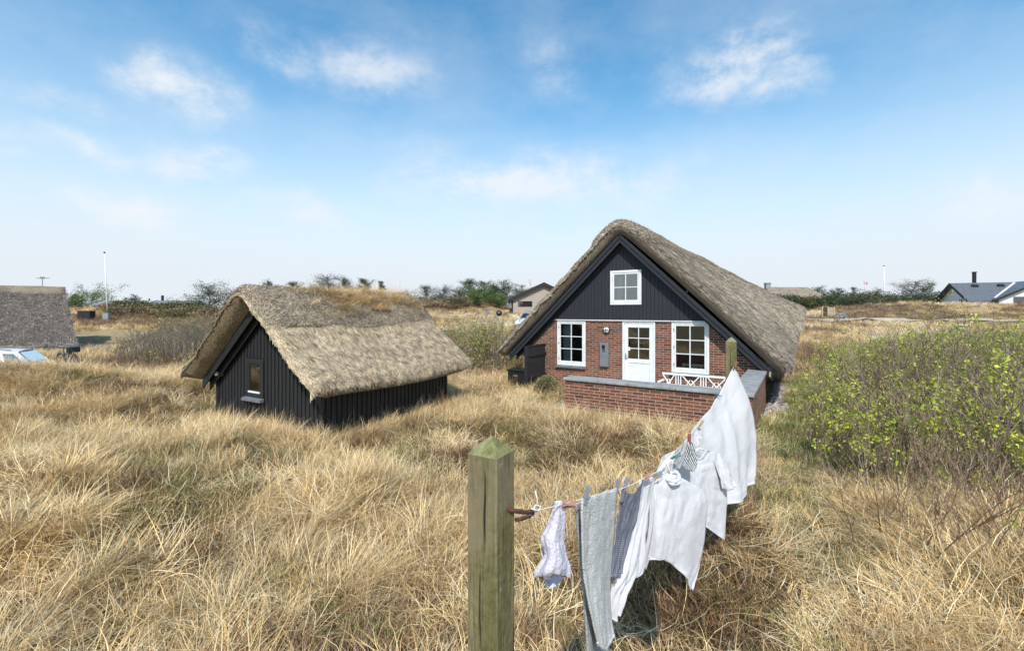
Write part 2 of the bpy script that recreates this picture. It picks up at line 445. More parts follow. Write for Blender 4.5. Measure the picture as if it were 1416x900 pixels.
def thatch_mesh(name, inner, T, y0, y1, mat, parent, na=60, nl=50, a0=-1, a1=1, slant=.22, rough=.03, seed=0, tin=0.0, sur=None, inset=0.0):
    f = sur or surf_factory(inner, T, y0, y1, slant, .16, rough, seed, 0.0, inset)
    aa = np.linspace(a0, a1, na); 
    ll = np.concatenate([[y0, y0+.02, y0+.05, y0+.1, y0+.16], np.linspace(y0+.25, y1-.25, nl), [y1-.16, y1-.1, y1-.05, y1-.02, y1]])
    A, L = np.meshgrid(aa, ll, indexing='ij')
    O = f(A.ravel(), L.ravel()).reshape(len(aa), len(ll), 3)
    I = f(A.ravel(), L.ravel(), tin).reshape(len(aa), len(ll), 3)
    n1, n2 = len(aa), len(ll)
    V = np.concatenate([O.reshape(-1, 3), I.reshape(-1, 3)]); off = n1*n2
    def q(i, j): return i*n2+j
    fs = []
    i, j = np.meshgrid(np.arange(n1-1), np.arange(n2-1), indexing='ij'); i = i.ravel(); j = j.ravel()
    fs.append(np.stack([q(i, j), q(i+1, j), q(i+1, j+1), q(i, j+1)], -1))
    fs.append(np.stack([q(i, j), q(i, j+1), q(i+1, j+1), q(i+1, j)], -1)+off)
    k = np.arange(n1-1)
    for jj in (0, n2-1): fs.append(np.stack([q(k, jj), q(k, jj)+off, q(k+1, jj)+off, q(k+1, jj)], -1))
    k = np.arange(n2-1)
    for ii in (0, n1-1): fs.append(np.stack([q(ii, k), q(ii, k+1), q(ii, k+1)+off, q(ii, k)+off], -1))
    F_ = np.concatenate(fs)
    # slope length as v, along the ridge as u
    uvO = np.stack([L.ravel(), A.ravel()*5], -1); uv = np.concatenate([uvO, uvO+.3])
    return mesh_obj(name, V, F_, mat, parent, True, uv=uv), f
def straws(name, f, n, y0, y1, mat, parent, a0=-1, a1=1, ln=(.12, .26), w=.011, tilt=.055, jit=.22, pal=None, seed=1, edge=.25, rand=False, colf=None, slope_len=5., cut=None, lift=0.0):
    g = np.random.default_rng(seed)
    na = int(n*(1-edge)); a = g.uniform(a0, a1, na); l = g.uniform(y0, y1, na)
    ne = n-na; 
    a = np.concatenate([a, g.uniform(a0, a1, ne//2), np.where(g.random(ne-ne//2) < .5, a0, a1)*(1-g.random(ne-ne//2)*.03)])
    l = np.concatenate([l, np.where(g.random(ne//2) < .75, y0+g.random(ne//2)**2*.15, y1-g.random(ne//2)**2*.15), g.uniform(y0, y1, ne-ne//2)])
    e = .01
    p = f(a, l); pa = f(a+e*np.where(a > 0, -1, 1), l); pl = f(a, l+e)
    da = (p-pa); da /= np.linalg.norm(da, axis=1)[:, None]       # points down the slope
    dl = pl-p; dl /= np.linalg.norm(dl, axis=1)[:, None]
    nn = np.cross(da, dl); nn *= np.sign(nn[:, 2:3]+1e-9); nn /= np.linalg.norm(nn, axis=1)[:, None]
    th = g.normal(0, jit, len(a)) if not rand else g.uniform(0, 2*math.pi, len(a))
    tl = np.abs(g.normal(tilt, tilt*.6, len(a)))
    d = da*np.cos(th)[:, None]+dl*np.sin(th)[:, None]+nn*tl[:, None]
    s = np.cross(d, nn); s /= np.linalg.norm(s, axis=1)[:, None]
    Ls = g.uniform(ln[0], ln[1], len(a))[:, None]; ww = (w*g.uniform(.6, 1.4, len(a)))[:, None]
    b = p-d*Ls*.5+nn*(.004+lift)
    V = np.stack([b-s*ww, b+s*ww, b+d*Ls+s*ww*.5, b+d*Ls-s*ww*.5], 1).reshape(-1, 3)
    Fc = np.arange(len(a)*4).reshape(-1, 4)
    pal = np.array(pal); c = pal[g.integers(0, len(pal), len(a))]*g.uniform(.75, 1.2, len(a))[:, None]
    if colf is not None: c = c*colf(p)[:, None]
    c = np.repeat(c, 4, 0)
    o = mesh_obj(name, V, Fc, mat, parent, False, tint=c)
    return o

# ================================================================ windows
def window(parent, cx, z0, z1, w, y, cols, rows, frame='white', glass='glass', fr=.07, sash=.045, sill=True, hinges=True, sillmat='slate', depth=.09):
    """frame with sash bars; frame face at y (camera side is negative y)"""
    f = MB(); x0, x1 = cx-w/2, cx+w/2
    f.box(x0, x0+fr, y, y+depth, z0, z1, .006).box(x1-fr, x1, y, y+depth, z0, z1, .006)
    f.box(x0+fr, x1-fr, y, y+depth, z1-fr, z1, .006).box(x0+fr, x1-fr, y, y+depth, z0, z0+fr, .006)
    o = f.build('window', M[frame], parent)
    a0, a1, b0, b1 = x0+fr+.004, x1-fr-.004, z0+fr+.004, z1-fr-.004
    g = MB(); ys = y+.012
    g.box(a0, a0+sash, ys, ys+.05, b0, b1, .005).box(a1-sash, a1, ys, ys+.05, b0, b1, .005)
    g.box(a0+sash, a1-sash, ys, ys+.05, b1-sash, b1, .005).box(a0+sash, a1-sash, ys, ys+.05, b0, b0+sash*1.5, .005)
    c0, c1, d0, d1 = a0+sash, a1-sash, b0+sash*1.5, b1-sash
    for i in range(1, cols): X = c0+(c1-c0)*i/cols; g.box(X-.013, X+.013, ys+.006, ys+.044, d0, d1)
    for j in range(1, rows): Z = d0+(d1-d0)*j/rows; g.box(c0, c1, ys+.009, ys+.041, Z-.012, Z+.012)
    g.build('sash', M[frame], o)
    p = MB(); p.box(c0-.005, c1+.005, ys+.02, ys+.028, d0-.005, d1+.005); p.build('pane', M[glass], o)
    if hinges:
        for zz in (b0+.15, (b0+b1)/2, b1-.15):
            h = MB(); h.box(x0+fr-.012, x0+fr+.012, y-.012, y+.001, zz-.04, zz+.04); h.build('hinge', M['steel'], o)
    if sill:
        s = MB(); s.prism([(y+.02, z0-.004), (y-.07, z0-.03), (y-.07, z0-.075), (y+.02, z0-.075)], x0-.02, x1+.02, 'x')
        s.build('sill', M[sillmat], o)
    return o

# ================================================================ main house
house = empty('brick_house', (HO[0], HO[1], 0), HA, 'thatched red brick house with black boarded gable and white windows', 'house')
C0 = -.47                      # gable centre line
AP = 4.66; KS = (AP-.95)/3.86  # apex of the thatch underside and its slope
def roofz(x): return AP-KS*abs(x-C0)
def wallseg(mb, x0, x1, z0, z1, y0=0.0, y1=.3, n=1):
    """piece of facade, its top cut by the roof slope"""
    xs = [x0]+([C0] if x0 < C0 < x1 else [])+[x1]
    for a, b in zip(xs[:-1], xs[1:]):
        lim = (AP-.02-z0)/KS-1e-4; a = max(a, C0-lim); b = min(b, C0+lim)      # nothing beyond the roof line
        if b-a < 1e-3: continue
        ta, tb = min(z1, roofz(a)-.02), min(z1, roofz(b)-.02)
        if ta <= z0 and tb <= z0: continue
        pts = [(a, z0), (b, z0)]
        if tb > z0: pts.append((b, tb))
        if ta < z1 or tb < z1:      # slope crosses the level z1 inside
            xc = C0+math.copysign((AP-.02-z1)/KS, a-C0 if abs(a-C0) > abs(b-C0) else b-C0)
            if a < xc < b and max(ta, tb) >= z1-1e-6: pts.append((xc, z1))
        if ta > z0: pts.append((a, ta))
        pts = [p for i, p in enumerate(pts) if i == 0 or (abs(p[0]-pts[i-1][0])+abs(p[1]-pts[i-1][1])) > 1e-5]
        if len(pts) >= 3: mb.prism(pts, y0, y1)
ZB = 2.10
DOOR = (-.49, .49); WL = (-2.181, 1.01, .645); WR = (1.437, 1.0, .67); UW = (-.375, .96, 2.58, 3.62)
w = MB(); XL, XR = -4.0, 3.07
lo = [(XL, WL[0]-WL[1]/2, 0, ZB), (WL[0]-WL[1]/2, WL[0]+WL[1]/2, 0, WL[2]), (WL[0]+WL[1]/2, DOOR[0], 0, ZB),
      (DOOR[1], WR[0]-WR[1]/2, 0, ZB), (WR[0]-WR[1]/2, WR[0]+WR[1]/2, 0, WR[2]), (WR[0]+WR[1]/2, XR, 0, ZB)]
for a, b, c, d in lo: wallseg(w, a, b, c, d)
HL = 15.0
w.prism([(XR-.3, 0), (XR, 0), (XR, roofz(XR)-.05), (XR-.3, roofz(XR)-.05)], .3, HL)
w.prism([(XL, 0), (XL+.3, 0), (XL+.3, roofz(XL)-.05), (XL, roofz(XL)-.05)], .3, HL)
wallseg(w, XL, XR, 0, 9, HL-.3, HL)
w.build('wall', M['brick'], house)
# room behind the facade
r = MB(); r.box(XL+.35, XR-.35, .35, 5.0, -.05, .0); r.box(XL+.35, XR-.35, 4.9, 5.0, .0, 1.5); r.box(C0-2.1, C0+2.1, 4.9, 5.0, 1.5, 2.22); r.box(C0-2.3, C0+2.3, .35, 5, 2.22, 2.28)
r.box(-1.1, -1.0, .35, 3.2, 0, 2.2); r.box(.6, .7, .35, 3.2, 0, 2.2)
r.build('room', M['plaster'], house)
c = MB()
for k in range(7): c.tube([(WL[0]-.42+k*.035, .34+.012*(k % 2), .72), (WL[0]-.42+k*.035, .34+.012*(k % 2), 2.0)], .022, 6)
c.build('curtain', M['curtain'], house); c2_ = MB()
for k in range(5): c2_.tube([(UW[0]-.38+k*.035, .30+.012*(k % 2), 2.66), (UW[0]-.38+k*.035, .30+.012*(k % 2), 3.5)], .02, 6)
c2_.build('curtain', M['curtain'], house)
# black gable boards, 13 cm wide with shadow grooves
g = MB(); bw = .115
x = XL-.35
while x < XR+.4:
    a, b = x+.004, x+bw-.004
    if b > UW[0]-UW[1]/2 and a < UW[0]+UW[1]/2:
        u0, u1 = UW[0]-UW[1]/2, UW[0]+UW[1]/2
        if a < u0: wallseg(g, a, u0, ZB+.03, 9, -.035, .0)
        if b > u1: wallseg(g, u1, b, ZB+.03, 9, -.035, .0)
        wallseg(g, max(a, u0), min(b, u1), ZB+.03, UW[2], -.035, .0)
        wallseg(g, max(a, u0), min(b, u1), UW[3], 9, -.035, .0)
    else: wallseg(g, a, b, ZB+.03, 9, -.035, .0)
    x += bw
for a, b, z0, z1 in ((XL-.4, UW[0]-.48, ZB+.03, 9), (UW[0]+.48, XR+.4, ZB+.03, 9), (UW[0]-.48, UW[0]+.48, ZB+.03, UW[2]), (UW[0]-.48, UW[0]+.48, UW[3], 9)):
    wallseg(g, a, b, z0, z1, .003, .05)
g.build('gable_boards', M['blue_black'], house)
t = MB(); t.box(-3.04, 2.12, -.042, .02, ZB, ZB+.027); t.build('trim', M['white'], house)
# windows and door
window(house, WL[0], WL[2], ZB-.003, WL[1]-.01, -.01, 2, 3)
window(house, WR[0], WR[2], ZB-.003, WR[1]-.01, -.01, 2, 3)
window(house, UW[0], UW[2]+.005, UW[3]-.005, UW[1]-.01, -.06, 2, 2, hinges=False, sill=False)
d = MB(); d.box(DOOR[0]+.004, DOOR[0]+.06, -.01, .10, .02, ZB-.003, .005).box(DOOR[1]-.06, DOOR[1]-.004, -.01, .10, .02, ZB-.003, .005).box(DOOR[0]+.06, DOOR[1]-.06, -.01, .10, ZB-.063, ZB-.003, .005)
df = d.build('door_frame', M['white'], house)
q = MB(); x0, x1 = DOOR[0]+.064, DOOR[1]-.064; zg = .98; zt = ZB-.07
q.box(x0, x0+.11, .005, .05, .04, zt, .004).box(x1-.11, x1, .005, .05, .04, zt, .004)
q.box(x0+.11, x1-.11, .005, .05, zt-.12, zt, .004).box(x0+.11, x1-.11, .005, .05, zg-.12, zg, .004).box(x0+.11, x1-.11, .005, .05, .04, .2, .004)
q.box(x0+.11, x1-.11, .02, .04, .2, zg-.12)
xm = (x0+x1)/2; q.box(xm-.011, xm+.011, .01, .045, zg, zt-.12)
for k in (1, 2): zz = zg+(zt-.12-zg)*k/3; q.box(x0+.11, x1-.11, .013, .042, zz-.011, zz+.011)
dr = q.build('door', M['white'], house)
p = MB(); p.box(x0+.105, x1-.105, .024, .03, zg-.005, zt-.115); p.build('pane', M['glass'], dr)
h = MB(); h.box(x0+.03, x0+.06, -.004, .004, .94, 1.14).tube([(x0+.045, -.0, 1.06), (x0+.045, -.05, 1.06), (x0+.15, -.055, 1.06)], .009, 8); h.build('handle', M['steel'], dr)
for zz in (.3, 1.1, 1.85):
    h = MB(); h.box(x1-.002, x1+.018, -.004, .005, zz-.045, zz+.045); h.build('hinge', M['steel'], dr)
st = MB(); st.box(x0+.115, x0+.175, .0195, .0235, 1.22, 1.32); st.build('notice', M['white_dirty'], dr)
# meter cabinet and bulkhead lamp
mb_ = MB(); mb_.box(-1.18, -.90, -.09, -.002, .69, 1.42, .01); mo = mb_.build('meter_box', M['meter'], house)
k = MB(); k.box(-1.165, -.915, -.097, -.089, 1.0, 1.405).box(-1.165, -.915, -.096, -.089, .705, .985); k.build('cover', M['meter'], mo)
k = MB(); k.box(-1.10, -1.0, -.101, -.096, 1.24, 1.36).box(-1.08, -1.01, -.1, -.096, 1.19, 1.225).box(-1.09, -.98, -.1, -.096, 1.15, 1.17); k.build('display', M['black_plastic'], mo)
lm = MB(); lm.lathe([(.0, -.002), (.115, -.002), (.115, -.04), (.095, -.055), (.095, -.04)], (-.98, 0, 1.82), 'y', 24); lo_ = lm.build('wall_lamp', M['brass'], house, True)
lm = MB(); lm.lathe([(0, -.085), (.05, -.08), (.085, -.06), (.095, -.04)], (-.98, 0, 1.82), 'y', 20); lm.build('lamp_glass', M['lampglass'], lo_, True)
lm = MB(); lm.tube([(-1.085, -.05, 1.82), (-1.04, -.09, 1.82), (-.92, -.09, 1.82), (-.875, -.05, 1.82)], .009, 6).tube([(-.98, -.05, 1.925), (-.98, -.09, 1.87), (-.98, -.09, 1.77), (-.98, -.05, 1.715)], .009, 6); lm.build('guard', M['brass'], lo_)
# barge boards
def slope_board(mb, side, y0, y1, off0, off1, xe, x_in=0.0):
    """board following the roof slope: between perpendicular offsets off0 > off1 below the thatch underside"""
    c = 1/math.sqrt(1+KS*KS); n = (side*KS*c, c)
    ax, az = C0, AP
    def pt(x, off): return (C0+side*x-0*n[0], AP-KS*x-off/c)
    pts = [pt(x_in, off0), pt(xe, off0), (C0+side*(xe-.0), AP-KS*xe-off1/c), pt(x_in, off1)]
    mb.prism(pts if side > 0 else pts[::-1], y0, y1)
YV = -.27
for sd in (-1, 1):
    b = MB(); slope_board(b, sd, YV, YV+.03, 0.0, .17, 3.9); slope_board(b, sd, YV-.025, YV+.0, -.02, .07, 3.9)
    b.build('bargeboard', M['blue_black_x'], house)
    b = MB(); slope_board(b, sd, YV+.04, -.04, .0, .03, 3.9); b.build('soffit', M['blue_black_x'], house)
    b = MB(); slope_board(b, sd, -.075, -.037, .02, .24, 3.75); b.build('trim_board', M['blue_black_x'], house)
# thatch
def wing(l): return sst(1.5, 9.5, l)*(1-sst(12.8, 15.2, l))
def inner_house(a, l):
    a = np.asarray(a, float); l = np.asarray(l, float)
    w_ = sst(0, 1, (l-(1.0+5.2*np.clip(a, 0, 1)))/(8.6-3.6*np.clip(a, 0, 1)))*(1-sst(13.0, 15.2, l))
    W = np.where(a > 0, 4.1+.42*w_, 4.1)
    x = a*W; ax_ = np.abs(x)
    r_ = .12
    main = AP-KS*(np.sqrt(ax_**2+r_**2)-r_)
    wg = AP+.0-.56*(np.sqrt(ax_**2+r_**2)-r_)
    z = np.where(x > 0, main*(1-w_)+wg*w_, main)
    z = z-.12*sst(0, 1, (l-7.5)/8)*0 + .06*np.sin(l*.7+x)*.5
    hip = sst(HL-2.2, HL+.4, l); z = z-hip*.0
    return x+C0, z
rf, fH = thatch_mesh('roof', inner_house, .35, -.36, HL+.3, M['thatch_grey'], house, 90, 90, inset=.07, slant=.12, rough=.045, seed=3)
grey = [(.44, .36, .28), (.28, .22, .165), (.56, .47, .36), (.16, .125, .095), (.64, .55, .43), (.38, .29, .20)]
tanp = [(.52, .40, .25), (.42, .32, .20), (.64, .52, .34), (.22, .16, .10), (.34, .27, .2), (.58, .44, .26), (.58, .46, .31)]
darkp = [(.17, .14, .12), (.24, .2, .17), (.11, .09, .08), (.30, .25, .2)]
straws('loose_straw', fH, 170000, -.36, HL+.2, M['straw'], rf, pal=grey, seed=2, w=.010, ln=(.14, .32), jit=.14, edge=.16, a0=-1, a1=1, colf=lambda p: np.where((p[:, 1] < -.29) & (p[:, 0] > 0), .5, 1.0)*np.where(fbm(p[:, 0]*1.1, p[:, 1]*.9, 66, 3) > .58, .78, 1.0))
def cap_mesh(name, inner, T, T2, y0, y1, xr, mat, parent, seed, n=26, bumpy=.05, Wd=4.1, edge_noise=.018):
    """saddle of thatch bent over the ridge: lies on the roof skin and is T2 thicker"""
    def f(a, l, t=1.0):
        a = np.asarray(a, float); l = np.asarray(l, float)
        rr = xr*(1+(vn(l*1.3, l*0+a*0+seed, seed)-.5)*edge_noise*4)
        aa = a*rr/Wd
        e = 1e-3
        x, z = inner(aa, l); x0, z0 = inner(aa-e, l); x1, z1 = inner(aa+e, l)
        dx, dz = x1-x0, z1-z0; q = np.hypot(dx, dz)
        d = np.minimum(l-y0, y1-l)
        k = np.sqrt(np.clip(1-(1-np.clip(d/.2, 0, 1))**2, 0, 1)); k = .1+.9*k
        ed = np.sqrt(np.clip(1-np.abs(a)**5, 0, 1))
        TT = T*(.80+.2*np.clip(d/.15, 0, 1))*(1 if t else 1)+(T2*k*ed+(fbm(x*4, l*3, seed, 3)-.5)*bumpy*ed)*t
        return np.stack([x-dz/q*TT, l-.12*np.clip(1-(l-y0)/.5, 0, 1)+.12*np.clip(1-(y1-l)/.5, 0, 1), z+dx/q*TT], -1)
    o, _ = thatch_mesh(name, None, 0, y0, y1, mat, parent, n, 90, sur=f)
    return o, f
cp, fC = cap_mesh('ridge_cap', inner_house, .35, .11, -.33, HL+.2, .62, M['thatch_grey'], rf, 4)
straws('cap_straw', fC, 16000, -.33, HL+.2, M['straw'], rf, pal=grey+darkp[:2], seed=5, w=.007, ln=(.06, .16), rand=True, tilt=.25, edge=.1)
# walls of the lifted side wing under the swept-up thatch
wg = MB(); wg.box(2.95, 3.2, 9.6, 12.6, 0, 2.2); wg.build('wing_wall', M['brick'], house)
tgm = MB(); tgm.box(3.36, 3.40, -.385, -.365, .78, .90); tgm.build('number_tag', M['raw_wood'], house)

# ================================================================ terrace
TA = (-.46, 3.27, -3.95)
gw = empty('garden_wall', (HO[0], HO[1], 0), HA, 'low red brick terrace wall topped with grey coping before the house', 'wall')
m = MB(); m.box(TA[0], TA[1], TA[2]+.02, TA[2]+.36, -.3, .84)
m.box(TA[1]-.34, TA[1]-.001, TA[2]+.36, -.01, -.3, .84)
m.build('brick_wall', M['brick'], gw)
xs = [TA[0]-.04, .52, 1.0, 1.95, 2.86]
for a, b in zip(xs[:-1], xs[1:]):
    k = MB(); k.box(a+.004, b-.004, TA[2]-.03, TA[2]+.40, .842, .90, .008); k.build('coping', M['coping'], gw)
ys = [TA[2]-.03, -2.2, -.5]
for a, b in zip([TA[2]-.03, -2.05], [-2.05, -.012]):
    k = MB(); k.box(2.87, TA[1]+.04, a+.004, b-.004, .843, .902, .008); k.build('coping', M['coping'], gw)
tf = MB(); tf.box(TA[0]-.8, TA[1]-.34, TA[2]+.37, -.003, -.2, .012); tfo = tf.build('terrace', M['paving']); tfo.location = (HO[0], HO[1], 0); tfo.rotation_euler = (0, 0, HA); tag(tfo, kind='structure')

def loc2w(lx, ly, z=0, O=HO, A=HA):
    c, s = math.cos(A), math.sin(A); return Vector((O[0]+lx*c-ly*s, O[1]+lx*s+ly*c, z))
# white lattice bench with its back to the wall
bn = empty('garden_bench', loc2w(1.86, -1.15), HA, 'white painted garden bench with a latticed back rail under the right window', 'bench')
B = MB(); bx0, bx1, bz0, bz1 = -.88, .88, .48, .80
B.box(bx0, bx1, 0, .03, bz1-.05, bz1, .004).box(bx0, bx1, 0, .03, bz0, bz0+.04, .004)
def stick(mb, xa, za, xb, zb, w_=.025, y0=.003, y1=.027):
    dx, dz = xb-xa, zb-za; l_ = math.hypot(dx, dz); nx_, nz_ = -dz/l_*w_/2, dx/l_*w_/2
    mb.prism([(xa-nx_, za-nz_), (xb-nx_, zb-nz_), (xb+nx_, zb+nz_), (xa+nx_, za+nz_)], y0, y1)
zl, zh = bz0+.042, bz1-.052
for cx_ in (-.48, .12, .72):
    for o_ in (-.06, 0, .06): stick(B, cx_+o_, zl, cx_+o_, zh, .024)
for a_, b_ in ((-.86, -.58), (-.38, .02), (.22, .62), (.80, .86)):
    mid = (a_+b_)/2
    if b_-a_ > .2:
        stick(B, a_, zh, mid, zl); stick(B, mid, zl, b_, zh, .025, .006, .024); stick(B, a_+.1, zl, mid-.02, zl+(zh-zl)*.55, .02, .008, .022); stick(B, b_-.1, zl, mid+.02, zl+(zh-zl)*.55, .02, .008, .022)
B.build('backrest', M['white'], bn)
B = MB()
for k_ in range(5): B.box(bx0, bx1, -.07-.09*k_, -.0-.09*k_-.01, .42, .45, .004)
B.build('seat', M['white'], bn)
for sx in (-1, 1):
    X = sx*.85
    for y_, zt_ in ((0, bz0), (-.44, .60)):
        B = MB(); B.box(X-.025, X+.025, y_-.02, y_+.03, 0, zt_, .004); B.build('leg', M['white'], bn)
    B = MB(); B.box(X-.035, X+.035, -.48, -.002, .602, .63, .004); B.build('armrest', M['white'], bn)

# black screen and box left of the facade
scn = empty('privacy_screen', loc2w(-3.12, -1.22), HA, 'black boarded screen standing out from the brick wall left of the window', 'screen')
B = MB()
for k_ in range(9): B.box(-.015, .015, .06+k_*.125, .06+k_*.125+.118, .12, 1.28)
B.build('boards', M['black_wood'], scn)
B = MB(); B.box(-.05, .05, -.05, .05, -.3, 1.30, .005); B.build('post', M['black_wood'], scn)
for bb_ in ((-.03, .03, .055, 1.2, 1.285, 1.32), (.018, .05, .055, 1.2, .3, .38), (.018, .05, .055, 1.2, .98, 1.06)):
    B = MB(); B.box(*bb_); B.build('rail', M['black_wood'], scn)
bxp = loc2w(-3.5, -.95)
bx = empty('storage_box', bxp, HA, 'low black storage box in the corner left of the black screen', 'box')
B = MB(); B.box(-.32, .30, -.28, .28, -.1, .50, .02); B.build('body', M['black_plastic'], bx)
B = MB(); B.box(-.34, .32, -.31, .30, .503, .55, .012); ld = B.build('lid', M['black_plastic'], bx)
B = MB(); B.box(-.08, .06, -.295, -.283, .34, .39); B.build('handle', M['steel'], bx)

# ================================================================ shed
shed = empty('thatched_shed', (SO[0], SO[1], 0), SA, 'small black boarded shed with a deep thatched roof and grassy ridge', 'shed')
SAP = 2.50; SK = (SAP-.83)/2.02; SW = 1.75; SL = 3.55
def sroof(x): return SAP-SK*abs(x)
def sseg(mb, x0, x1, z0, z1, y0, y1):
    xs_ = [x0]+([0] if x0 < 0 < x1 else [])+[x1]
    for a_, b_ in zip(xs_[:-1], xs_[1:]):
        ta, tb = min(z1, sroof(a_)-.02), min(z1, sroof(b_)-.02)
        if ta <= z0 or tb <= z0: continue
        mb.prism([(a_, z0), (b_, z0), (b_, tb), (a_, ta)], y0, y1)
wx, wz0, wz1, ww = -.34, .66, 1.42, .62
B = MB(); u0, u1 = wx-ww/2, wx+ww/2
for a_, b_, c_, d_ in ((-SW, u0, -.4, 9), (u1, SW, -.4, 9), (u0, u1, -.4, wz0), (u0, u1, wz1, 9)): sseg(B, a_, b_, c_, d_, 0, .06)
sseg(B, -SW, SW, -.4, 9, SL-.06, SL)
for sx in (-1, 1): B.box(min(sx*SW, sx*(SW-.06)), max(sx*SW, sx*(SW-.06)), .06, SL-.06, -.4, sroof(SW)-.03)
wl = B.build('wall', M['black_wood'], shed)
B = MB(); x = -SW
while x < SW-.02:
    a_, b_ = x, min(x+.055, SW)
    for q0, q1 in (((-.4, 9),) if (b_ < u0 or a_ > u1) else ((-.4, wz0-.07), (wz1+.03, 9))): sseg(B, a_, b_, q0, q1, -.022, -.001)
    x += .118
y = .05
while y < SL:
    B.box(SW+.001, SW+.022, y, y+.055, -.4, sroof(SW)-.04); B.box(-SW-.022, -SW-.001, y, y+.055, -.4, sroof(SW)-.04); y += .118
B.build('battens', M['black_wood'], wl)
B = MB(); B.box(-SW-.03, -SW+.04, -.045, -.023, -.4, .9); B.build('corner_board', M['black_wood'], wl)
B = MB(); B.box(SW-.04, SW+.03, -.045, -.023, -.4, .9); B.build('corner_board', M['black_wood'], wl)
window(shed, wx, wz0, wz1, ww-.006, -.05, 1, 1, frame='black_wood', fr=.085, sash=.03, hinges=False, sillmat='slate')
B = MB(); B.box(wx-.2, wx+.2, -.052, -.02, wz0+.086, wz0+.12); B.build('window_ledge', M['white'], shed)
B = MB(); B.box(-SW+.08, SW-.08, .3, SL-.1, 0, .02); B.box(-SW+.1, -SW+.9, .8, 2.4, .02, .8); B.build('room', M['raw_wood'], shed)
B = MB(); B.lathe([(0, -.002), (.06, -.002), (.06, -.03), (.045, -.05)], (-1.575, -.02, 1.05), 'y', 16); B.tube([(-1.575, -.05, 1.05), (-1.575, -.12, 1.06)], .03, 10); lo_ = B.build('wall_lamp', M['steel'], shed)
B = MB(); B.lathe([(0, -.17), (.04, -.165), (.05, -.14), (.045, -.11), (0, -.11)], (-1.575, 0, 1.06), 'y', 16); B.build('lamp_glass', M['lampglass'], lo_, True)
def sboard(mb, side, y0, y1, off0, off1, xe, tb=0):
    c = 1/math.sqrt(1+SK*SK)
    pts = [(0, SAP-off0/c), (side*xe, SAP-SK*xe-off0/c), (side*xe, SAP-SK*xe-off1/c), (0, SAP-off1/c)]
    mb.prism(pts if side > 0 else pts[::-1], y0, y1)
for sd in (-1, 1):
    B = MB(); sboard(B, sd, -.215, -.19, -.02, .12, 1.98); sboard(B, sd, -.11, -.085, .03, .2, 1.9); B.build('bargeboard', M['black_wood'], shed)
    B = MB(); sboard(B, sd, -.185, -.001, -.01, .02, 1.96); B.build('soffit', M['black_wood'], shed)
def inner_shed(a, l):
    a = np.asarray(a, float); l = np.asarray(l, float); x = a*2.05; r_ = .10
    z = SAP-SK*(np.sqrt(x**2+r_**2)-r_)+.03*np.sin(l*1.3+2)
    z = z - .05*np.exp(-((np.abs(a)-.6)/.3)**2)
    return x, z
rs, fS = thatch_mesh('roof', inner_shed, .29, -.46, SL+.42, M['thatch_tan'], shed, 70, 60, inset=.26, slant=.08, rough=.035, seed=9)
straws('loose_straw', fS, 90000, -.46, SL+.42, M['straw'], rs, pal=tanp+grey[:3], seed=12, w=.0062, ln=(.12, .28), jit=.15, edge=.14)
cs, fSC = cap_mesh('ridge_cap', inner_shed, .29, .09, -.40, SL+.36, .80, M['thatch_grey'], rs, 14, 40, .07, Wd=2.05)
straws('cap_straw', fSC, 30000, -.40, SL+.36, M['straw'], rs, pal=grey+tanp[:5]+darkp[:2], seed=15, w=.0045, ln=(.05, .14), rand=True, tilt=.3, edge=.2)
